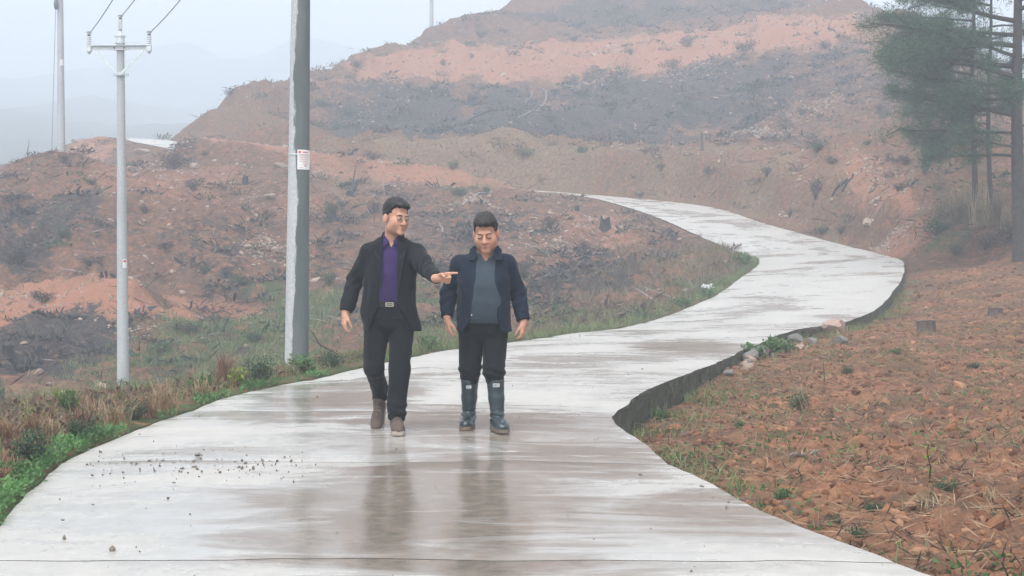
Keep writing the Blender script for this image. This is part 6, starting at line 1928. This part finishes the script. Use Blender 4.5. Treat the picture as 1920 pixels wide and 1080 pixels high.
def man_navy(loc):
    root = empty('person', loc, 'shorter man in navy jacket, grey sweater and rubber boots looking down while walking', 'person')
    hc = np.array([.005, -.075, 1.465]); HM = rot3(R(-5), R(17), R(-3)); hk = 1.09
    shL, elL, wrL = np.array([-.172, .015, 1.222]), np.array([-.275, .07, 1.03]), np.array([-.283, -.03, .838])
    shR, elR, wrR = np.array([.152, .015, 1.222]), np.array([.243, .06, 1.02]), np.array([.283, .0, .812])
    hipL, knL = np.array([-.105, .02, .80]), np.array([-.115, .03, .46])
    hipR, knR = np.array([.078, .02, .80]), np.array([.070, -.06, .46])
    bL, tL = np.array([-.128, .14, 0]), np.array([-.117, .075, .372])
    bR, tR = np.array([.092, -.06, 0]), np.array([.074, -.055, .385])
    v = Vol((-.40, -.24, .02), (.40, .30, 1.66), .0055)
    head(v, hc, HM, hk, 1.10, .006)
    v.add(sd_cap(hc + HM @ np.array([0, .035, -.075]), (-.01, .02, 1.25), .068, .075), .03)
    v.add(sd_loft([(.80, -.01, .01, .14, .10), (1.0, -.01, 0, .14, .10), (1.18, -.01, 0, .15, .10), (1.28, -.01, .01, .12, .08)]), .03)
    for a, b, c in ((shL, elL, wrL), (shR, elR, wrR)):
        v.add(sd_cap(a, b, .045, .038), .03); v.add(sd_cap(b, c, .038, .027), .02)
    for h_, k_, t_, b_ in ((hipL, knL, tL, bL), (hipR, knR, tR, bR)):
        v.add(sd_cap(h_, k_, .06, .045), .03); v.add(sd_cap(k_, t_, .045, .042), .02); v.add(sd_cap(t_, b_ + [0, 0, .12], .038, .026), .02)
    hand(v, wrL + [.003, -.010, -.014], (.10, -.16, -1), (.7, .6, 0), (.4, -.9, 0), .88, (.45, .55, .62, .68), (.35, .35), .02)
    hand(v, wrR + [.000, -.008, -.014], (-.02, -.10, -1), (-.8, .55, 0), (-.45, -.85, 0), .86, (.5, .58, .65, .7), (.35, .35), .02)
    part(v.mesh(1), 'body', SKIN_B, root)
    face_parts(root, hc, HM, hk, True)
    part(hair(hc, HM, hk, [(-.12, .075), (-.07, .068), (-.050, .058), (-.036, .030), (-.02, .014), (.012, .004), (.03, -.045), (.08, -.070), (.13, -.08)],
              [((0, -.015, .086), (.074, .090, .048))]), 'hair', M_HAIRB, root)
    # sweater
    v = Vol((-.24, -.26, .76), (.22, .2, 1.36), .006)
    v.add(sd_loft([(.80, -.012, -.004, .158, .135), (.84, -.012, -.014, .172, .150), (.95, -.012, -.024, .178, .160), (1.08, -.010, -.018, .176, .150), (1.20, -.008, -.004, .170, .126), (1.28, -.004, .008, .130, .095), (1.315, .0, .006, .086, .084)]), 0)
    v.each(folds(.006, 10, 31)); v.each(lambda F, X, Y, Z: F + .004 * np.exp(-((Z - .845) / .006) ** 2))
    v.cut(sd_gap([(1.255, .002, .008), (1.29, -.022, .032), (1.36, -.055, .065)], -.25, -.01), .003)
    sw = part(v.mesh(1), 'sweater', M_SWEAT, root)
    v = Vol((-.12, -.14, 1.24), (.13, .12, 1.37), .005)
    v.add(sd_loft([(1.255, -.002, .004, .092, .094), (1.345, .002, .010, .088, .086)]), 0).cut(sd_loft([(1.22, -.002, .004, .078, .080), (1.40, .002, .008, .074, .072)]), .002)
    v.cut(sd_gap([(1.25, -.006, .012), (1.29, -.022, .032), (1.37, -.056, .064)], -.25, -.01), .003)
    part(v.mesh(1), 'collar', M_GREYCOLLAR, sw)
    # trousers, gathered into the boots
    v = Vol((-.28, -.22, .28), (.24, .24, .90), .006)
    v.add(sd_loft([(.78, -.016, .008, .182, .122), (.84, -.012, .0, .170, .125), (.87, -.012, .0, .160, .120)]), 0).add(sd_ell((-.016, .01, .76), (.184, .122, .11)), .02)
    leg_field(v, [(hipL, .100), (knL, .080), (tL + [0, 0, .050], .072), (tL + [0, 0, .0], .061), (tL + (bL - tL) * .12, .042)], .02)
    leg_field(v, [(hipR, .098), (knR, .080), (tR + [0, 0, .055], .078), (tR + [0, 0, .0], .062), (tR + (bR - tR) * .12, .042)], .02)
    v.cut(sd_cap((-.020, .0, .62), (-.022, .02, .34), .006, .016), .03)
    v.each(lambda F, X, Y, Z: F + .006 * np.sin(Z * 105 + X * 30 + Y * 20) * np.exp(-((Z - .44) / .05) ** 2)); v.each(folds(.011, 9, 41, .4))
    part(v.mesh(1), 'trousers', M_TROUB, root)
    # jacket
    v = Vol((-.42, -.24, .70), (.40, .24, 1.40), .0065)
    v.add(sd_loft([(.735, -.012, .010, .212, .160), (.80, -.014, .004, .205, .165), (.95, -.018, -.004, .200, .172), (1.10, -.016, -.004, .200, .160), (1.20, -.012, .004, .200, .136), (1.27, -.010, .010, .170, .112), (1.315, -.004, .012, .100, .095)]), 0)
    v.add(sd_cap((-.03, .02, 1.285), shL + [0, 0, .008], .050, .074), .03).add(sd_cap(shL, elL, .080, .066), .03).add(sd_cap(elL, wrL + [.0, .0, -.012], .068, .050), .012)
    v.add(sd_cap((.02, .02, 1.285), shR + [0, 0, .008], .050, .074), .03).add(sd_cap(shR, elR, .080, .064), .03).add(sd_cap(elR, wrR + [.0, .0, -.012], .064, .048), .012)
    def sleeve(F, X, Y, Z):
        o_ = 0
        for e in (elL, elR, wrL + [0, 0, .08], wrR + [0, 0, .08]):
            r = np.sqrt((X - e[0]) ** 2 + (Y - e[1]) ** 2 + (Z - e[2]) ** 2); o_ = o_ + (.006 if e[2] > .95 else .0025) * np.sin(Z * 95 - X * 50 + e[0] * 10) * np.exp(-(r / .085) ** 2)
        return F + o_
    v.each(sleeve); v.each(folds(.011, 9, 51, .5))
    v.cut(sd_gap([(.70, -.165, .120), (.74, -.158, .115), (.84, -.100, .090), (1.13, -.068, .068), (1.28, -.066, .078), (1.33, -.066, .085), (1.45, -.07, .09)], -.3, .0), .006)
    v.cut(sd_loft([(1.27, -.002, .006, .088, .090), (1.42, .002, .010, .090, .086)]), .003)
    v.cut(sd_half(wrL + [.0, .0, .004], wrL - elL, .09), .004); v.cut(sd_half(wrR + [.0, .0, .004], wrR - elR, .09), .004)
    v.each(lambda F, X, Y, Z: F + .004 * (np.exp(-((Z - .875) / .004) ** 2) * (np.abs(X) > .22)))
    jk = part(v.mesh(1), 'jacket', M_NAVY, root)
    for s in (-1, 1):
        a = [(.004 + s * .060, -.098, 1.300), (.004 + s * .085, -.030, 1.372), (.004 + s * .118, -.020, 1.338), (.004 + s * .122, -.098, 1.262), (.004 + s * .078, -.128, 1.262)]
        A = np.array(a); off = np.array([0, -.010, .006]); n_ = len(A)
        g = Geo(); VV = np.concatenate([A, A + off, [A.mean(0)], [A.mean(0) + off]])
        g.add(VV, [(i, (i + 1) % n_, 2 * n_) for i in range(n_)] + [(n_ + (i + 1) % n_, n_ + i, 2 * n_ + 1) for i in range(n_)]); g.add(VV, [(i, (i + 1) % n_, n_ + (i + 1) % n_, n_ + i) for i in range(n_)])
        g.build('collar_flap', M_NAVY, jk, smooth=False)
    v = Vol((-.12, -.03, 1.26), (.13, .14, 1.40), .0055)
    v.add(sd_loft([(1.28, -.002, .016, .098, .098), (1.375, .002, .026, .095, .088)]), 0).cut(sd_loft([(1.25, -.002, .012, .088, .088), (1.42, .002, .018, .086, .080)]), .002)
    v.each(lambda F, X, Y, Z: np.maximum(F, -.01 - Y)); part(v.mesh(1), 'stand_collar', M_NAVY, jk)
    g = Geo(); add_lathe(g, [(0, 0), (.006, .001), (.004, .004), (0, .005)], 8); zi = g.build('snap_button', M_METAL, jk, loc=(-.098, -.158, .862)); zi.rotation_euler = (R(90), 0, 0)
    bo = [boot(root, bL, tL, R(-8), ''), boot(root, bR, tR, R(18), '')]
    for b_, (x, y, z), w in ((bo[0], (-.123, .0, .322), .036), (bo[1], (.083, -.125, .345), .046)):
        # maker's mark: a pale framed plate with three characters worn beyond reading
        g = Geo(); h_ = w * .5
        for q in (-1, 1):
            add_box(g, (x, y, z + q * h_ / 2), (w, .006, .0022)); add_box(g, (x + q * w / 2, y, z), (.0022, .006, h_))
        for q in (-1, 0, 1):
            cx = x + q * w * .29; u = w * .10
            for dx in ((-u, u) if q != 0 else (0,)): add_box(g, (cx + dx, y, z), (.0026, .006, h_ * .55))
            for dz in (-.3, 0, .3)[::(1 if q == 1 else 2)]: add_box(g, (cx, y, z + dz * h_), (u * 2.0, .006, .0022))
        g.build('mark', MAT_PLATE, b_, smooth=False)
    return root
_ga = at(730, 815, 10.76)
MAN_A = man_black((_ga[0] - .0, 10.76, .020)); MAN_A.scale = (.974,) * 3
_gb = at(910, 815, 10.87)
MAN_B = man_navy((_gb[0], 10.86, .020)); MAN_B.scale = (.978,) * 3
